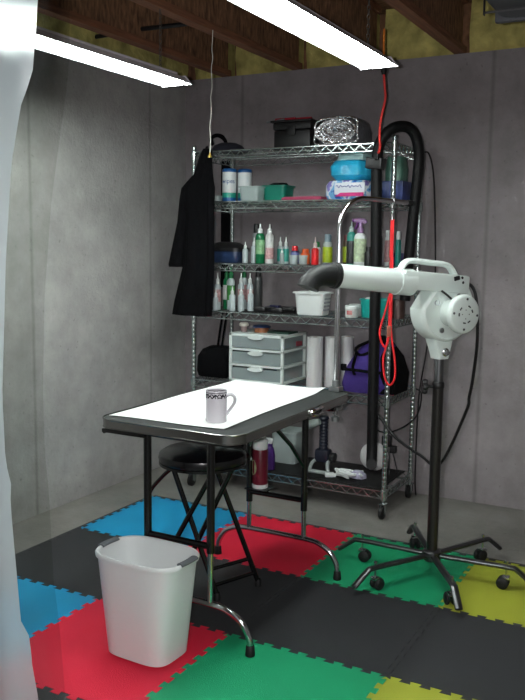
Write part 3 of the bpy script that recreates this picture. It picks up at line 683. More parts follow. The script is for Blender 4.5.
# ------------------------------------------------------------------ smock hanging from shelf corner
sm = thing('smock', 'long black smock hanging from the left end of the shelving', 'garment', (0, 0, 0))
b = MB().loft([(1.022, .432, -.585, .118, .04), (1.10, .442, -.585, .112, .042), (1.31, .480, -.588, .090, .042), (1.50, .486, -.588, .084, .042), (1.62, .482, -.588, .088, .042), (1.74, .475, -.588, .098, .038), (1.775, .488, -.585, .080, .034), (1.82, .508, -.583, .056, .030), (1.88, .515, -.578, .042, .028), (1.93, .52, -.57, .032, .024), (1.955, .52, -.565, .02, .016)], n=72, e=2.2, rip=.09, rn=6)
b.build('garment_body', black_cloth, sm)
b = MB().loft([(1.296, .322, -.575, .044, .032), (1.31, .322, -.575, .048, .034), (1.42, .345, -.577, .042, .033), (1.55, .372, -.58, .034, .032), (1.68, .388, -.582, .034, .032), (1.74, .400, -.584, .034, .028), (1.772, .415, -.584, .018, .016)], n=40, e=2.2, rip=.08, rn=4)
b.build('sleeve', black_cloth, sm)
MB().tube([(.51, -.565, 1.945), (.51, -.55, 1.965), (.50, -.535, 1.966), (.49, -.528, 1.95)], .006, 8, 3).build('hanging_loop', black_cloth, sm)

# ------------------------------------------------------------------ grooming table
TX, TY0, TY1, TZ = 1.425, -2.262, -1.262, .800
tb = thing('grooming_table', 'folding grooming table with black rubber top, metal edge and chrome feet', 'table', (TX, (TY0+TY1)/2, 0))
def rrect(hx, hy, r, n=6):
    out = []; ox = -.012
    for cx, cy, a0 in ((hx-r, hy-r, 0), (-hx+r, hy-r, 90), (-hx+r, -hy+r, 180), (hx-r, -hy+r, 270)):
        for k in range(n+1):
            a = math.radians(a0+90*k/n); out.append((ox+cx+r*math.cos(a), cy+r*math.sin(a)))
    return out
hx, hy = .298, (TY1-TY0)/2
cy = (TY0+TY1)/2
MB().prism(rrect(hx-.003, hy-.003, .072), TZ-.026, TZ-.002).build('table_top', black_pl, tb)
MB().prism(rrect(hx-.006, hy-.006, .069), TZ-.003, TZ).build('rubber_surface', mat('ribbed black rubber', (40, 43, 42), .7, bump=.4, bscale=350), tb)
b = MB(); o_ = rrect(hx, hy, .075, 8); i_ = rrect(hx-.004, hy-.004, .071, 8); n_ = len(o_)
rg = [[b.bm.verts.new((x, y, z)) for x, y in pl] for pl, z in ((i_, TZ-.032), (o_, TZ-.032), (o_, TZ-.002), (i_, TZ+.001))]
for A, B in zip(rg, rg[1:]+rg[:1]):
    for k in range(n_): b.bm.faces.new((A[k], A[(k+1) % n_], B[(k+1) % n_], B[k]))
b.tube([(x, y, TZ-.001) for x, y in o_], .0028, 8, closed=True).tube([(x, y, TZ-.031) for x, y in o_], .002, 6, closed=True)
b.build('edge_band', mat('brushed aluminium edge', (150, 150, 147), .27, 1., noise=.06, nscale=10), tb)
LX = (-.135, .135)
for yf, zblk, name in ((-2.18-cy, .352, 'n'), (-1.42-cy, .29, 'f')):
    for lx in LX:
        lg = MB().cyl((lx, yf, .165), (lx, yf, .42), .0105).build('leg', chrome, tb)
        MB().cyl((lx, yf, zblk), (lx, yf, TZ-.035), .0145).build('leg_sleeve', gloss_black, lg)
    fb = MB().tube([(-.298, yf, .03), (-.293, yf, .075), (-.262, yf, .125), (-.215, yf, .152), (-.16, yf, .163), (0, yf, .165), (.16, yf, .163), (.215, yf, .152), (.262, yf, .125), (.293, yf, .075), (.298, yf, .03)], .0115, 14, 5).build('foot_bar', chrome, tb)
    for s in (-1, 1): MB().lathe([(0, .0), (.017, .0), (.0175, .006), (.0145, .035), (.0125, .037)], (s*.298, yf, .0135), n=18).build('rubber_foot', black_rub, fb)
    MB().tube([(-.135, yf, .375 if name == 'n' else .335), (.135, yf, .375 if name == 'n' else .335)], .012, 12).build('cross_bar', gloss_black, tb)
    MB().tube([(-.27, yf, TZ-.05), (.27, yf, TZ-.05)], .011, 12).build('top_rail', gloss_black, tb)
for lx in LX: MB().tube([(lx, -1.42-cy, .48), (lx, -1.56-cy, .61), (lx, -1.75-cy, .745), (lx, -1.77-cy, TZ-.036)], .010, 10, flat=(1, .7)).build('folding_brace', gloss_black, tb)
b = MB().tube([(-.285, -2.24-cy, TZ-.05), (-.285, -2.15-cy, TZ-.05)], .008, 8).box((-.2, -2.235-cy, TZ-.047), (.19, .012, .014), bev=.003); b.build('edge_rail', gloss_black, tb)
b = MB().tube([(hx-.010, -1.70-cy, TZ-.016), (hx+.001, -1.685-cy, TZ-.006), (hx+.002, -1.62-cy, TZ-.004), (hx-.010, -1.60-cy, TZ-.016), (hx+.001, -1.625-cy, TZ-.026), (hx+.001, -1.68-cy, TZ-.026)], .0065, 8, 4, closed=True); b.build('side_latch', chrome, tb)
MB().box((-.095, -1.40-cy, .350), (.11, .085, .006), bev=.002).build('bottle_rest', gloss_black, tb)
# towel / paper
b = MB(); bm = b.bm
cor = [V((1.136, -2.205)), V((1.612, -2.190)), V((1.592, -1.285)), V((1.124, -1.275))]
nx, ny = 24, 40
def tp(u, v):
    p = (cor[0]*(1-u)+cor[1]*u)*(1-v)+(cor[3]*(1-u)+cor[2]*u)*v
    p = p+V((.004*math.sin(9*v+u), .004*math.sin(7*u)))
    z = .0015+.0010*math.sin(14*u+3*v)*math.sin(9*v)+.010*max(0, u+v-1.86)**1.0*6+.0012
    if u < .02: z = .0012
    return (p.x-TX, p.y-cy, z)
G = [[[bm.verts.new((x, y, z+dz)) for (x, y, z) in [tp(i/nx, j/ny)]][0] for j in range(ny+1)] for dz in (0, .0012) for i in range(nx+1)]
Gb, Gt = G[:nx+1], G[nx+1:]
for g in (Gb, Gt):
    for i in range(nx):
        for j in range(ny): bm.faces.new((g[i][j], g[i+1][j], g[i+1][j+1], g[i][j+1]))
for i in range(nx):
    for j in (0, ny): bm.faces.new((Gb[i][j], Gb[i+1][j], Gt[i+1][j], Gt[i][j]))
for j in range(ny):
    for i in (0, nx): bm.faces.new((Gb[i][j], Gb[i][j+1], Gt[i][j+1], Gt[i][j]))
tag(b.build('paper_sheet', mat('white absorbent paper', (240, 242, 240), .9, bump=.1, bscale=90), None, (TX, cy, TZ+.001)), 'large white absorbent sheet spread over the table top', 'sheet')
# mug
mug_m = bpy.data.materials.new('white china with a dark scroll band'); mug_m.use_nodes = True
nt = mug_m.node_tree; b_ = nt.nodes['Principled BSDF']; b_.inputs['Roughness'].default_value = .2
tc = nt.nodes.new('ShaderNodeTexCoord'); sp = nt.nodes.new('ShaderNodeSeparateXYZ'); nt.links.new(tc.outputs['Object'], sp.inputs[0])
wv = nt.nodes.new('ShaderNodeTexVoronoi'); wv.feature = 'DISTANCE_TO_EDGE'; wv.inputs['Scale'].default_value = 95; nt.links.new(tc.outputs['Object'], wv.inputs['Vector'])
def mth(op, a, b):
    k = nt.nodes.new('ShaderNodeMath'); k.operation = op
    for q, v in ((0, a), (1, b)):
        if isinstance(v, (int, float)): k.inputs[q].default_value = v
        else: nt.links.new(v, k.inputs[q])
    return k.outputs[0]
band = mth('MULTIPLY', mth('GREATER_THAN', sp.outputs[2], .088), mth('LESS_THAN', sp.outputs[2], .104))
scroll = mth('MULTIPLY', band, mth('LESS_THAN', wv.outputs['Distance'], .17))
line = mth('MULTIPLY', mth('GREATER_THAN', sp.outputs[2], .1065), mth('LESS_THAN', sp.outputs[2], .109))
msk = mth('MAXIMUM', scroll, line)
mx = nt.nodes.new('ShaderNodeMix'); mx.data_type = 'RGBA'; nt.links.new(msk, mx.inputs[0])
mx.inputs[6].default_value = lin((196, 192, 198))+(1,); mx.inputs[7].default_value = lin((36, 34, 40))+(1,)
nt.links.new(mx.outputs[2], b_.inputs['Base Color'])
mg = thing('mug', 'white china mug with dark scroll band near the rim, on the sheet', 'mug', (1.530, -2.098, TZ+.0035), .42)
MB().lathe([(0, .0), (.033, .0), (.0365, .003), (.0375, .01), (.0375, .112), (.0368, .1145), (.0345, .1135), (.034, .11), (.034, .006), (0, .005)], n=48).build('mug_body', mug_m, mg)
MB().tube([(.035, 0, .094), (.05, 0, .1), (.064, 0, .092), (.066, 0, .075), (.056, 0, .056), (.043, 0, .038), (.036, 0, .028)], [.006, .0055, .0052, .005, .005, .0055, .006], 10, 5, flat=(1, 1.3)).build('handle', mat('white china', (196, 192, 198), .2), mg)
# burgundy bottle hung under the table
t = thing('bottle', 'burgundy bottle with white cap and white base hanging under the table by the far leg', 'bottle', (1.332, -1.40, .3545))
MB().lathe([(0, .012), (.034, .012), (.0345, .02), (.0345, .165), (.03, .18), (0, .18)], n=28).build('bottle_body', mat('burgundy plastic', (100, 18, 38), .35), t)
MB().lathe([(0, 0), (.034, 0), (.036, .004), (.036, .018), (0, .018)], n=28).build('base_ring', white_pl, t)
MB().lathe([(.031, .175), (.034, .18), (.034, .215), (.024, .224), (.024, .24), (0, .24)], n=28).build('cap', white_pl, t)
b = MB(); bm = b.bm
vs = []
for k in range(18):
    a = 2*PI*k/18; u = .020*math.cos(a); w = .034*math.sin(a); ang = -2.1+u/.035
    vs.append(bm.verts.new((.0356*math.cos(ang), .0356*math.sin(ang), .095+w)))
bm.faces.new(vs); b.build('oval_label', mat('cream green label', (170, 175, 130), .5, noise=.4, nscale=60), t)
b = MB().tube([(-.02, -.03, .225), (-.038, -.03, .20), (-.04, -.025, .155), (-.03, -.03, .125)], [.008, .009, .008, .005], 8, 4, flat=(1, .5)); b.build('trigger_hook', mat('pale green plastic', (140, 165, 155), .4), t)

# grooming arm
AX, AY = 1.640, -1.287
ar = bpy.data.objects.new('grooming_arm', None); COL.objects.link(ar); ar.parent = tb; ar.location = (AX-TX, AY-cy, TZ)
u = V((.164, .436, 0)).normalized()
pts = [(0, 0, -.10), (0, 0, .3), (0, 0, .62), (0, 0, .70)]
for k in range(1, 9):
    a = k*PI/2/8; pts.append(tuple(u*(.15*(1-math.cos(a)))+V((0, 0, .70+.132*math.sin(a)))))
pts += [tuple(u*d+V((0, 0, z_))) for d, z_ in ((.2, .832), (.33, .829), (.455, .826))]
MB().tube(pts, .0115, 14, 2).build('arm_tube', chrome, ar)
MB().tube([tuple(u*d+V((0, 0, .826))) for d in (.44, .475)], .0135, 12).build('end_cap', black_rub, ar)
b = MB().box((0, -.0, .012), (.05, .05, .02), bev=.004).box((.0, .028, -.03), (.04, .012, .09), bev=.003).box((0, .0, -.072), (.045, .05, .012), bev=.003).cyl((0, .0, -.11), (0, 0, -.04), .006).lathe([(0, -.13), (.018, -.13), (.018, -.112), (0, -.112)], n=8).cyl((0, 0, .0), (0, 0, .05), .017)
b.build('clamp', mat('cast grey metal', (120, 124, 124), .45, .6), ar)
# noose
nu = u*.338
ns = thing('noose', 'red grooming noose hanging from the end of the chrome arm', 'leash', (AX+nu.x, AY+nu.y, TZ+.829))
b = MB().tube([(.0, 0, .018), (.012*u.y, -.012*u.x, 0), (0, 0, -.02), (-.012*u.y, .012*u.x, 0)], .003, 6, 4, closed=True)
b.tube([(0, 0, -.03), (0, 0, -.018)], .006, 8).tube([(0, 0, -.03), (.008, 0, -.045), (0, 0, -.06), (-.008, 0, -.045)], .003, 6, 4, closed=True).cyl((0, 0, -.085), (0, 0, -.058), .005); b.build('snap_hook', chrome, ns)
redn = mat('red nylon web', (215, 20, 28), .6, bump=.2, bscale=200)
b = MB().tube([(0, 0, -.08), (.004, 0, -.25), (.006, 0, -.42), (.004, 0, -.50)], .0125, 8, 4, flat=(.3, 1)) if False else MB()
q = [(0, 0, -.082), (.003, 0, -.25), (.005, 0, -.42), (.006, 0, -.60)]
for a_, c_ in zip(q, q[1:]):
    m_ = (V(a_)+V(c_))/2; d_ = V(c_)-V(a_); b.box(m_, (.016, .004, d_.length+.004), Matrix.Rotation(.49, 3, 'Z'))
b.build('web_strap', redn, ns)
b = MB()
b.tube([(.0, 0, -.42), (-.020, 0, -.50), (-.038, -.01, -.58), (-.032, -.01, -.63), (-.012, 0, -.66), (.006, 0, -.60)], .0048, 8, 5)
b.tube([(.006, 0, -.58), (-.01, 0, -.66), (-.022, 0, -.72), (-.012, 0, -.80), (.012, 0, -.835), (.036, 0, -.80), (.034, 0, -.72), (.02, 0, -.64), (.010, 0, -.56), (.005, 0, -.45)], .0048, 8, 5)
b.build('loop', redn, ns)
b = MB().box((.003, -.004, -.585), (.02, .012, .05), Matrix.Rotation(.49, 3, 'Z'), .003); b.build('slider', mat('tan leather', (150, 80, 60), .6), ns)

# ------------------------------------------------------------------ stool
sx, sy, szt = 1.31, -1.84, .615
st = thing('folding_stool', 'round black padded folding stool tucked under the table', 'stool', (sx, sy, 0))
MB().lathe([(0, szt-.045), (.158, szt-.045), (.172, szt-.038), (.176, szt-.024), (.172, szt-.008), (.155, szt+.003), (0, szt+.008)], n=48).build('seat', mat('glossy black vinyl', (18, 18, 20), .25, spec=.6), st)
MB().lathe([(.168, szt-.052), (.174, szt-.05), (.174, szt-.040), (.166, szt-.038)], n=48).build('seat_rim', gloss_black, st)
def lp(x, y, z): return (x-sx, y-sy, z)
r_ = .0105; zt_ = szt-.055
f1 = [(1.222, -1.925), (1.33, -1.79)]; f2 = [(1.40, -1.90), (1.43, -1.80)]
feet1 = [(1.386, -1.85), (1.462, -1.647)]; feet2 = [(1.115, -1.945), (1.185, -1.84)]
for (a_, c_) in zip(f1, feet1): MB().tube([lp(a_[0], a_[1], zt_), lp(c_[0], c_[1], .03)], r_, 12).build('leg', gloss_black, st)
for (a_, c_) in zip(f2, feet2): MB().tube([lp(a_[0], a_[1], zt_), lp(c_[0], c_[1], .03)], r_, 12).build('leg', gloss_black, st)
for (a_, c_) in zip(f1+f2, feet1+feet2):
    MB().lathe([(0, 0), (.014, 0), (.014, .02), (.011, .03)], lp(c_[0], c_[1], .0135), n=14).build('foot_cap', black_rub, st)
def between(a_, c_, t): return tuple(a_[k]+(c_[k]-a_[k])*t for k in (0, 1))+(zt_+(.03-zt_)*t,)
for T_ in (.80, .92):
    MB().tube([lp(*between(f1[0], feet1[0], T_)), lp(*between(f1[1], feet1[1], T_))], .008, 10).build('stretcher', gloss_black, st)
MB().tube([lp(*between(f2[0], feet2[0], .85)), lp(*between(f2[1], feet2[1], .85))], .008, 10).build('stretcher', gloss_black, st)
MB().tube([lp(f1[0][0], f1[0][1], zt_), lp(f1[1][0], f1[1][1], zt_)], .008, 10).tube([lp(f2[0][0], f2[0][1], zt_), lp(f2[1][0], f2[1][1], zt_)], .008, 10).build('seat_bracket', gloss_black, st)
MB().tube([lp(1.256, -1.93, .565), lp(1.235, -1.95, .555), lp(1.18, -1.95, .505), lp(1.126, -1.95, .432), lp(1.111, -1.95, .305), lp(1.112, -1.948, .03)], .008, 10, 4).build('curved_leg', gloss_black, st)

# ------------------------------------------------------------------ bin
bn = thing('waste_bin', 'tall white plastic waste bin with grey grips on the red mat', 'bin', (1.395, -2.328, .0135), math.radians(-2))
wbin = mat('white bin plastic', (214, 218, 218), .45, bump=.06, bscale=90)
Hh = .362
rowsb = []
for f in (0, .012, .2, .4, .6, .8, .93):
    rowsb.append((f*Hh, 0, 0, (.126+.043*f)-(0.008 if f == 0 else 0), (.094+.021*f)-(.008 if f == 0 else 0), 4.2-.6*f))
rowsb += [(Hh-.020, 0, 0, .168, .114, 3.6), (Hh-.018, 0, 0, .176, .120, 3.4), (Hh-.006, 0, 0, .180, .123, 3.2), (Hh, 0, 0, .176, .120, 3.2), (Hh-.002, 0, 0, .167, .112, 3.4), (Hh-.03, 0, 0, .163, .108, 3.6), (.006, 0, 0, .120, .086, 4.2)]
MB().loft(rowsb, n=64).build('bin_body', wbin, bn, angle=50)
for s in (-1, 1):
    b = MB()
    pts = []
    for k in range(9):
        y = -.042+.0105*k; xx = .173-.004*(abs(y)/.05)**2; pts.append((s*xx, y, Hh-.001))
    b.tube(pts, .0135, 10, 2, flat=(.5, 1.1)); b.build('grip', mat('grey soft grip', (92, 96, 100), .6), bn)

# ------------------------------------------------------------------ stand dryer
sd = thing('stand_dryer', 'white blower dryer with black nozzle on a wheeled steel stand', 'dryer', (2.055, -1.160, 0), math.radians(-122.7))
ang0 = math.radians(122.7)
MB().lathe([(0, .078), (.034, .078), (.04, .085), (.04, .118), (.03, .126), (0, .126)], n=28).build('base_hub', dsteel, sd)
MB().cyl((0, 0, .12), (0, 0, .85), .0235, n=24).build('lower_pole', mat('charcoal painted pole', (66, 64, 62), .3, .8), sd)
MB().lathe([(.0235, .835), (.0255, .838), (.0255, .858), (.0205, .864), (0, .868)], n=24).build('pole_collar', black_pl, sd)
MB().cyl((0, 0, .86), (0, 0, .985), .0205, n=24).build('upper_pole', steel, sd)
kd = Matrix.Rotation(ang0, 3, 'Z') @ V((-.88, -.475, 0))
b = MB().tube([kd*.02+V((0, 0, .842)), kd*.05+V((0, 0, .842))], .007, 8)
for k in range(5):
    a = k*2*PI/5; side = V((-kd.y, kd.x, 0)); c = kd*.058+V((0, 0, .842))+side*.019*math.cos(a)+V((0, 0, .019*math.sin(a))); b.lathe([(0, -.012), (.012, -.010), (.015, 0), (.012, .010), (0, .012)], c, kd, 12)
b.lathe([(0, -.008), (.014, -.008), (.014, .008), (0, .008)], kd*.055+V((0, 0, .842)), kd, 16); b.build('clamp_knob', black_pl, sd)
for k in range(6):
    a = math.radians(1+60*k)+ang0; d = V((math.cos(a), math.sin(a), 0)); w = V((-d.y, d.x, 0))
    leg = MB().tube([d*.03+V((0, 0, .102)), d*.20+V((0, 0, .105)), d*.335+V((0, 0, .107)), d*.365+V((0, 0, .098)), d*.43+V((0, 0, .048))], .0135, 10, 3, flat=(.75, 1.15)).build('leg', dsteel, sd)
    c = d*.318
    ca = MB().cyl(c+V((0, 0, .068)), c+V((0, 0, .128)), .0045).lathe([(0, .126), (.007, .126), (.007, .134), (0, .136)], c).box(c+w*.0+V((0, 0, .062)), (.03, .03, .012), Matrix.Rotation(a, 3, 'Z'), .003).build('caster', chrome, leg)
    cw = c-d*.012+V((0, 0, .0385)); b = MB()
    for s in (-1, 1): b.lathe([(0, -.009), (.019, -.009), (.0255, -.003), (.0255, .005), (.018, .010), (0, .011)], cw+w*s*.013, w*s, 20)
    b.box(cw+V((0, 0, .014)), (.034, .03, .02), Matrix.Rotation(a, 3, 'Z'), .006); b.build('caster_wheel', black_rub, ca)
# housing in (t=x, a=y, z)
Mx = Matrix(((1, 0, 0, 0), (0, 0, 1, 0), (0, 1, 0, 0), (0, 0, 0, 1)))   # (t,z)->x,z ; prism depth -> y
cz = 1.175
out = []
for k in range(41):
    a = math.radians(90+270*k/40-0)           # from top going to +? counter
    a2 = math.radians(78+ (360-78-0)*k/40)
    r = .135+.010*math.sin(a2/2)
    out.append((-.0+r*math.cos(a2)*1.0, cz+r*math.sin(a2)))
# sweep inward layers for a rounded rim
b = MB(); layers = [(-.052, .86), (-.050, .93), (-.040, .985), (-.028, 1.0), (.020, 1.0), (.034, .985), (.044, .94), (.047, .90), (.040, .875), (.040, .80)]
rg = []
for yy, f in layers: rg.append([b.bm.verts.new((x*f, yy, cz+(z-cz)*f)) for x, z in out])
n_ = len(out)
for A, B in zip(rg, rg[1:]):
    for k in range(n_): b.bm.faces.new((A[k], A[(k+1) % n_], B[(k+1) % n_], B[k]))
b.bm.faces.new(rg[0]); b.bm.faces.new(rg[-1])
b.build('blower_housing', white_en, sd, angle=35)
b = MB().box((.062, .000, 1.284), (.345, .096, .078), Matrix.Rotation(math.radians(-4.5), 3, 'Y'), .014); b.build('top_housing', white_en, sd)
b = MB().loft([(.962, .0, 0, .028, .03, 6), (.985, .0, 0, .034, .032, 6), (1.05, .006, 0, .054, .036, 6), (1.08, .006, 0, .068, .036, 6)]); b.build('mounting_neck', white_en, sd)
b = MB().lathe([(0, 0), (.018, 0), (.018, .008), (.012, .014), (0, .016)], (0, .031, .992), (0, 1, 0), 20).lathe([(0, 0), (.012, 0), (.012, .006), (0, .008)], (0, .045, .992), (0, 1, 0), 6); b.build('mount_bolt', chrome, sd)
mo = MB().lathe([(0, .03), (.055, .03), (.058, .05), (.060, .085), (.066, .10), (.078, .103), (.080, .108), (.080, .124), (.076, .131), (.068, .134), (0, .135)], (-.012, 0, 1.158), (0, 1, 0), 48).build('motor', white_en, sd)
b = MB()
for k in range(9):
    a = 2*PI*k/9; rr_ = .036
    pts = [(-.012+rr_*math.cos(a+q), .1355, 1.158+rr_*math.sin(a+q)) for q in (-.18, 0, .18)]
    if k % 3 != 2: b.tube(pts, .003, 6)
for k in range(4):
    a = 2*PI*k/4; b.lathe([(0, 0), (.0022, 0), (.0022, .002), (0, .002)], (-.012+.018*math.cos(a), .1345, 1.158+.018*math.sin(a)), (0, 1, 0), 8)
b.build('vent_slot', mat('dark vent', (50, 52, 52), .6), mo)
b = MB()
for k in range(4):
    a = PI/2*k+.1; MB().lathe([(0, 0), (.0055, 0), (.005, .003), (0, .0035)], (-.012+.062*math.cos(a), .133, 1.158+.062*math.sin(a)), (0, 1, 0), 12).build('motor_screw', dsteel, mo)
b = MB()
for x, z in ((.06, 1.20), (.03, 1.085), (-.055, 1.225)): b.lathe([(0, 0), (.012, 0), (.011, .005), (0, .006)], (x, .040, z), (0, 1, 0), 14)
b.build('housing_screw', chrome, sd)
MB().tube([(.222, 0, 1.315), (.217, 0, 1.345), (.195, 0, 1.366), (.16, 0, 1.371), (.05, 0, 1.361), (-.0, 0, 1.357), (-.035, 0, 1.345), (-.06, 0, 1.315), (-.075, 0, 1.29)], .0145, 12, 4, flat=(.85, 1.35)).build('carry_handle', white_en, sd)
MB().cyl((.17, 0, 1.284), (.235, 0, 1.288), .055, .0535, 32).cyl((.23, 0, 1.2875), (.545, 0, 1.3155), .050, .0465, 32).lathe([(.0, 0), (.0545, 0), (.0545, .012), (0, .012)], (.232, 0, 1.288), (1, 0, .09), 32).build('outlet_tube', white_en, sd)
nzp = [(.532, 0, 1.314), (.55, 0, 1.316), (.58, 0, 1.318), (.61, 0, 1.314), (.635, 0, 1.302), (.652, 0, 1.285), (.660, 0, 1.268)]
nz_ = MB().tube(nzp, [.0485, .047, .0435, .041, .040, .041, .043], 28, 4, flat=(1.0, 1.0)).build('nozzle', mat('black soft rubber', (24, 25, 26), .5, spec=.35), sd)
MB().lathe([(.047, 0), (.0515, .002), (.0515, .010), (.047, .012)], (.530, 0, 1.3138), (1, 0, .09), 32).lathe([(.046, 0), (.0495, .002), (.0495, .006), (.046, .008)], (.546, 0, 1.315), (1, 0, .05), 32).build('nozzle_ring', black_rub, nz_)
b = MB().box((-.035, .048, 1.300), (.03, .008, .018), Matrix.Rotation(.2, 3, 'Y'), .003); b.build('power_switch', black_pl, sd)
b = MB().lathe([(0, 0), (.006, 0), (.006, .004), (0, .004)], (-.065, .045, 1.302), (0, 1, 0), 10).lathe([(0, 0), (.006, 0), (.006, .004), (0, .004)], (-.07, .045, 1.282), (0, 1, 0), 10).box((-.098, .02, 1.290), (.02, .03, .03), None, .004); b.build('cord_socket', black_pl, sd)
MB().tube([(.045, .048, 1.25), (.025, .056, 1.235), (.01, .066, 1.22), (.0, .075, 1.21)], .0045, 8, 4).build('motor_wire', black_rub, sd)
Mi = Matrix.Rotation(ang0, 4, 'Z') @ Matrix.Translation((-2.055, 1.160, 0))
wc = [(2.119, -1.075, 1.285), (2.158, -1.07, 1.262), (2.178, -1.07, 1.20), (2.184, -1.05, 1.037), (2.160, -1.0, .865), (2.140, -.97, .775), (2.123, -.95, .702), (1.973, -.8, .41), (1.844, -.7, .414), (1.69, -.62, .464), (1.60, -.585, .54), (1.55, -.59, .60), (1.532, -.60, .66)]
MB().tube([Mi @ V(p) for p in wc], .0068, 8, 6).build('power_cord', black_rub, sd)

# ------------------------------------------------------------------ hose, cords, string
hs = thing('vacuum_hose', 'thick black hose hooked over the right end of the shelving in an arch', 'hose', (1.55, -.59, .3))
hp = [(.030, -.075, .022), (.018, -.04, .012), (.010, -.02, .04), (.004, -.005, .14), (.0, -.005, .5), (-.004, -.005, 1.0), (-.012, -.005, 1.4), (-.014, -.005, 1.55), (.0, .0, 1.64), (.045, .03, 1.705), (.10, .09, 1.72), (.135, .13, 1.68), (.148, .155, 1.60), (.144, .165, 1.50), (.125, .17, 1.27), (.105, .17, 1.0), (.095, .17, .85)]
MB().tube(hp, .0275, 16, 8).build('hose', mat('ribbed black hose', (11, 11, 12), .55, spec=.25, bump=.0), hs)
MB().box((-.02, -.01, 1.535), (.085, .06, .055), Matrix.Rotation(.1, 3, 'Y'), .008).build('hook_clip', black_pl, hs)
t = MB().tube([(1.579, -.66, HW), (1.577, -.655, 2.40), (1.579, -.65, 2.30)], .0055, 10, 4).build('extension_cord', mat('orange cord rubber', (205, 110, 20), .5))
tag(t, 'orange cord hanging straight down from the joists behind the light end', 'cord')
t = thing('extension_cord', 'red cord with black connector hanging from the orange cord down to the hose', 'cord', (1.579, -.65, 2.28))
MB().tube([(0, 0, .02), (0, 0, -.02), (.005, .01, -.10), (.004, .02, -.145), (-.016, .02, -.24), (-.020, .02, -.31), (-.016, .02, -.37), (-.026, .01, -.415)], .006, 10, 6).build('cord', mat('red cord rubber', (215, 40, 34), .5), t)
b = MB().lathe([(0, -.03), (.009, -.03), (.014, -.015), (.014, .02), (.01, .028), (0, .028)], n=16); b.build('connector', black_rub, t)
b = MB().box((-.028, .01, -.415), (.022, .02, .03), bev=.004); b.build('plug', black_rub, t)
tag(MB().tube([(1.575, -.045, 1.93), (1.60, -.04, 1.945), (1.628, -.035, 1.93), (1.655, -.03, 1.815), (1.676, -.03, 1.519), (1.685, -.03, 1.192), (1.655, -.04, .85), (1.628, -.055, .62), (1.622, -.06, .40), (1.622, -.06, .10), (1.628, -.055, .006)], .0045, 8, 6).build('power_cord', black_rub, None), 'thin black cord running down the wall right of the shelving', 'cord')
tag(MB().tube([(1.602, -.068, .63), (1.64, -.06, .60), (1.66, -.2, .50), (1.62, -.4, .455), (1.56, -.53, .47), (1.545, -.545, .56), (1.55, -.545, .606)], .004, 8, 6).build('thin_cable', black_rub, None), 'thin black cable sagging between rear and front right shelf posts', 'cord')
ps = thing('pull_cord', 'white pull string with small brass bell hanging above the shelving', 'pull cord', (.826, -1.0, HW))
r2 = random.Random(9)
MB().tube([(.004*r2.uniform(-1, 1)-.014*k/13, 0, -.045*k*1.0) for k in range(14)], .0022, 6, 3).build('string', mat('white string', (215, 215, 205), .8), ps)
MB().lathe([(0, .0), (.003, 0), (.005, -.008), (.010, -.018), (.011, -.022), (.006, -.022), (0, -.018)], (-.014, 0, -.583), n=16).build('bell_pull', mat('brass', (190, 160, 80), .3, .9), ps)

# ------------------------------------------------------------------ plastic curtain
C0 = V((3.038, -4.554, 0)); Fh = V((-.4747, .8801, 0)); Rh = V((.8801, .4747, 0))
edge = [(2.36, -.325), (1.789, -.344), (1.746, -.348), (1.68, -.354), (1.635, -.372), (1.547, -.390), (1.396, -.403), (1.186, -.414), (1.078, -.412), (1.035, -.403), (1.01, -.406), (.793, -.393), (.779, -.380), (.734, -.378), (.666, -.368), (.3, -.35), (.03, -.34)]
edge2 = [(2.36, -.295), (1.789, -.308), (1.702, -.311), (1.658, -.317), (1.598, -.327), (1.492, -.343), (1.337, -.357), (1.177, -.363), (1.079, -.362), (1.012, -.357), (.859, -.352), (.778, -.344), (.667, -.337), (.3, -.33), (.03, -.325)]
def ev(E, z):
    for (z1, s1), (z0, s0) in zip(E, E[1:]):
        if z0 <= z <= z1: return s0+(s1-s0)*(z-z0)/(z1-z0)
    return E[0][1] if z > E[0][0] else E[-1][1]
ct = thing('plastic_curtain', 'milky translucent plastic sheet hanging at the left edge nearest the camera', 'curtain', (C0+Fh*1.3)[:])
def sheet(E, w, nx, fold, name, m, off=0.):
    b = MB(); bm = b.bm; nz_ = 90; g = []
    for j in range(nz_+1):
        z = .03+(2.33)*j/nz_; e = ev(E, z); row = []
        for i in range(nx+1):
            f = i/nx; s = e-w*f
            dep = off+fold*(math.sin(s*38+.9*math.sin(z*1.7))+.5*math.sin(s*83+z*2.1)+.35*math.sin(z*5+s*9))*min(1, .25+f*4)
            p = Rh*s+Fh*dep; row.append(bm.verts.new((p.x, p.y, z)))
        g.append(row)
    for j in range(nz_):
        for i in range(nx): bm.faces.new((g[j][i], g[j][i+1], g[j+1][i+1], g[j+1][i]))
    return b.build(name, m, ct)
mk = bpy.data.materials.new('milky polythene'); mk.use_nodes = True
nt = mk.node_tree; N = nt.nodes; out_ = N['Material Output']; N.remove(N['Principled BSDF'])
df = N.new('ShaderNodeBsdfDiffuse'); df.inputs[0].default_value = (.34, .39, .41, 1)
tl = N.new('ShaderNodeBsdfTranslucent'); tl.inputs[0].default_value = (.38, .45, .47, 1)
tp_ = N.new('ShaderNodeBsdfRefraction'); tp_.inputs[0].default_value = (.9, .95, .95, 1); tp_.inputs['Roughness'].default_value = .55; tp_.inputs['IOR'].default_value = 1.08
gl = N.new('ShaderNodeBsdfGlossy'); gl.inputs['Roughness'].default_value = .3
m1 = N.new('ShaderNodeMixShader'); m1.inputs[0].default_value = .55; nt.links.new(df.outputs[0], m1.inputs[1]); nt.links.new(tl.outputs[0], m1.inputs[2])
m2 = N.new('ShaderNodeMixShader'); m2.inputs[0].default_value = .30; nt.links.new(m1.outputs[0], m2.inputs[1]); nt.links.new(tp_.outputs[0], m2.inputs[2])
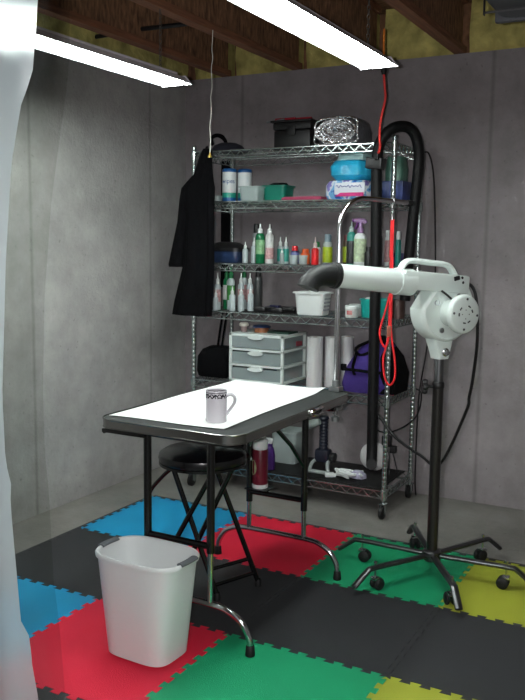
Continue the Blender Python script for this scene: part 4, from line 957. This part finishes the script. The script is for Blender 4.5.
m3 = N.new('ShaderNodeMixShader'); m3.inputs[0].default_value = .05; nt.links.new(m2.outputs[0], m3.inputs[1]); nt.links.new(gl.outputs[0], m3.inputs[2])
nt.links.new(m3.outputs[0], out_.inputs[0])
clr = bpy.data.materials.new('clear film'); clr.use_nodes = True
nt = clr.node_tree; N = nt.nodes; out_ = N['Material Output']; N.remove(N['Principled BSDF'])
tp_ = N.new('ShaderNodeBsdfTransparent'); tp_.inputs[0].default_value = (.80, .81, .79, 1)
gl = N.new('ShaderNodeBsdfGlossy'); gl.inputs['Roughness'].default_value = .15
m1 = N.new('ShaderNodeMixShader'); m1.inputs[0].default_value = .02; nt.links.new(tp_.outputs[0], m1.inputs[1]); nt.links.new(gl.outputs[0], m1.inputs[2]); nt.links.new(m1.outputs[0], out_.inputs[0])
sheet(edge, .55, 60, .012, 'milky_sheet', mk)
tag(sheet(edge2, .30, 12, .004, 'clear_layer', clr, .05), 'clear edge layer of film')
# ceiling track carrying the sheet
b = MB(); p0 = Rh*-.95; p1 = Rh*-.22; d = (p1-p0)
b.box(((p0+p1)/2+V((0, 0, 2.375))+Fh*.02), (d.length, .09, .03), Matrix.Rotation(math.atan2(d.y, d.x), 3, 'Z'), .003); b.box((p0+V((0, 0, 2.42))), (.02, .02, .08)); b.box((p1+V((0, 0, 2.42))), (.02, .02, .08))
b.build('curtain_rail', grey_pl, ct)

# ------------------------------------------------------------------ camera and lights
cam = bpy.data.cameras.new('camera'); co = bpy.data.objects.new('camera', cam); COL.objects.link(co)
cam.sensor_fit = 'VERTICAL'; cam.sensor_height = 24.; cam.lens = 826.64/700*24.; cam.clip_start = .02
ya, pi_, ro = -.494662, .126573, .012041
F = V((-math.sin(-ya)*math.cos(pi_), math.cos(ya)*math.cos(pi_), -math.sin(pi_)))
Rr = V((math.cos(ya), -math.sin(ya), 0)); Uu = Rr.cross(F)
c_, s_ = math.cos(ro), math.sin(ro)
X = Rr*c_+Uu*s_*-1 if False else (Rr*c_-Uu*-0)
# roll: image is turned by ro clockwise
Xc = Rr*c_+Uu*s_; Yc = Uu*c_-Rr*s_
M3 = Matrix((Xc, Yc, -F)).transposed()
co.matrix_world = Matrix.Translation((3.038, -4.554, 1.428)) @ M3.to_4x4()
SC.camera = co
fl_ = bpy.data.lights.new('camera_flash', 'AREA'); fl_.shape = 'RECTANGLE'; fl_.size = .04; fl_.size_y = .02; fl_.energy = 22; fl_.color = (1, .97, .98)
fo = bpy.data.objects.new('camera_flash', fl_); COL.objects.link(fo); fo.matrix_world = Matrix.Translation(V((3.038, -4.554, 1.428))-Rr*.07+Uu*.02+F*.01) @ M3.to_4x4()
w = bpy.data.worlds.new('World'); SC.world = w; w.use_nodes = True
w.node_tree.nodes['Background'].inputs[0].default_value = (.5, .5, .55, 1); w.node_tree.nodes['Background'].inputs[1].default_value = .02
vs_ = SC.view_settings; vs_.view_transform = 'Standard'; vs_.look = 'None'; vs_.exposure = .75; vs_.gamma = 1.; vs_.use_curve_mapping = False
SC.display_settings.display_device = 'sRGB'
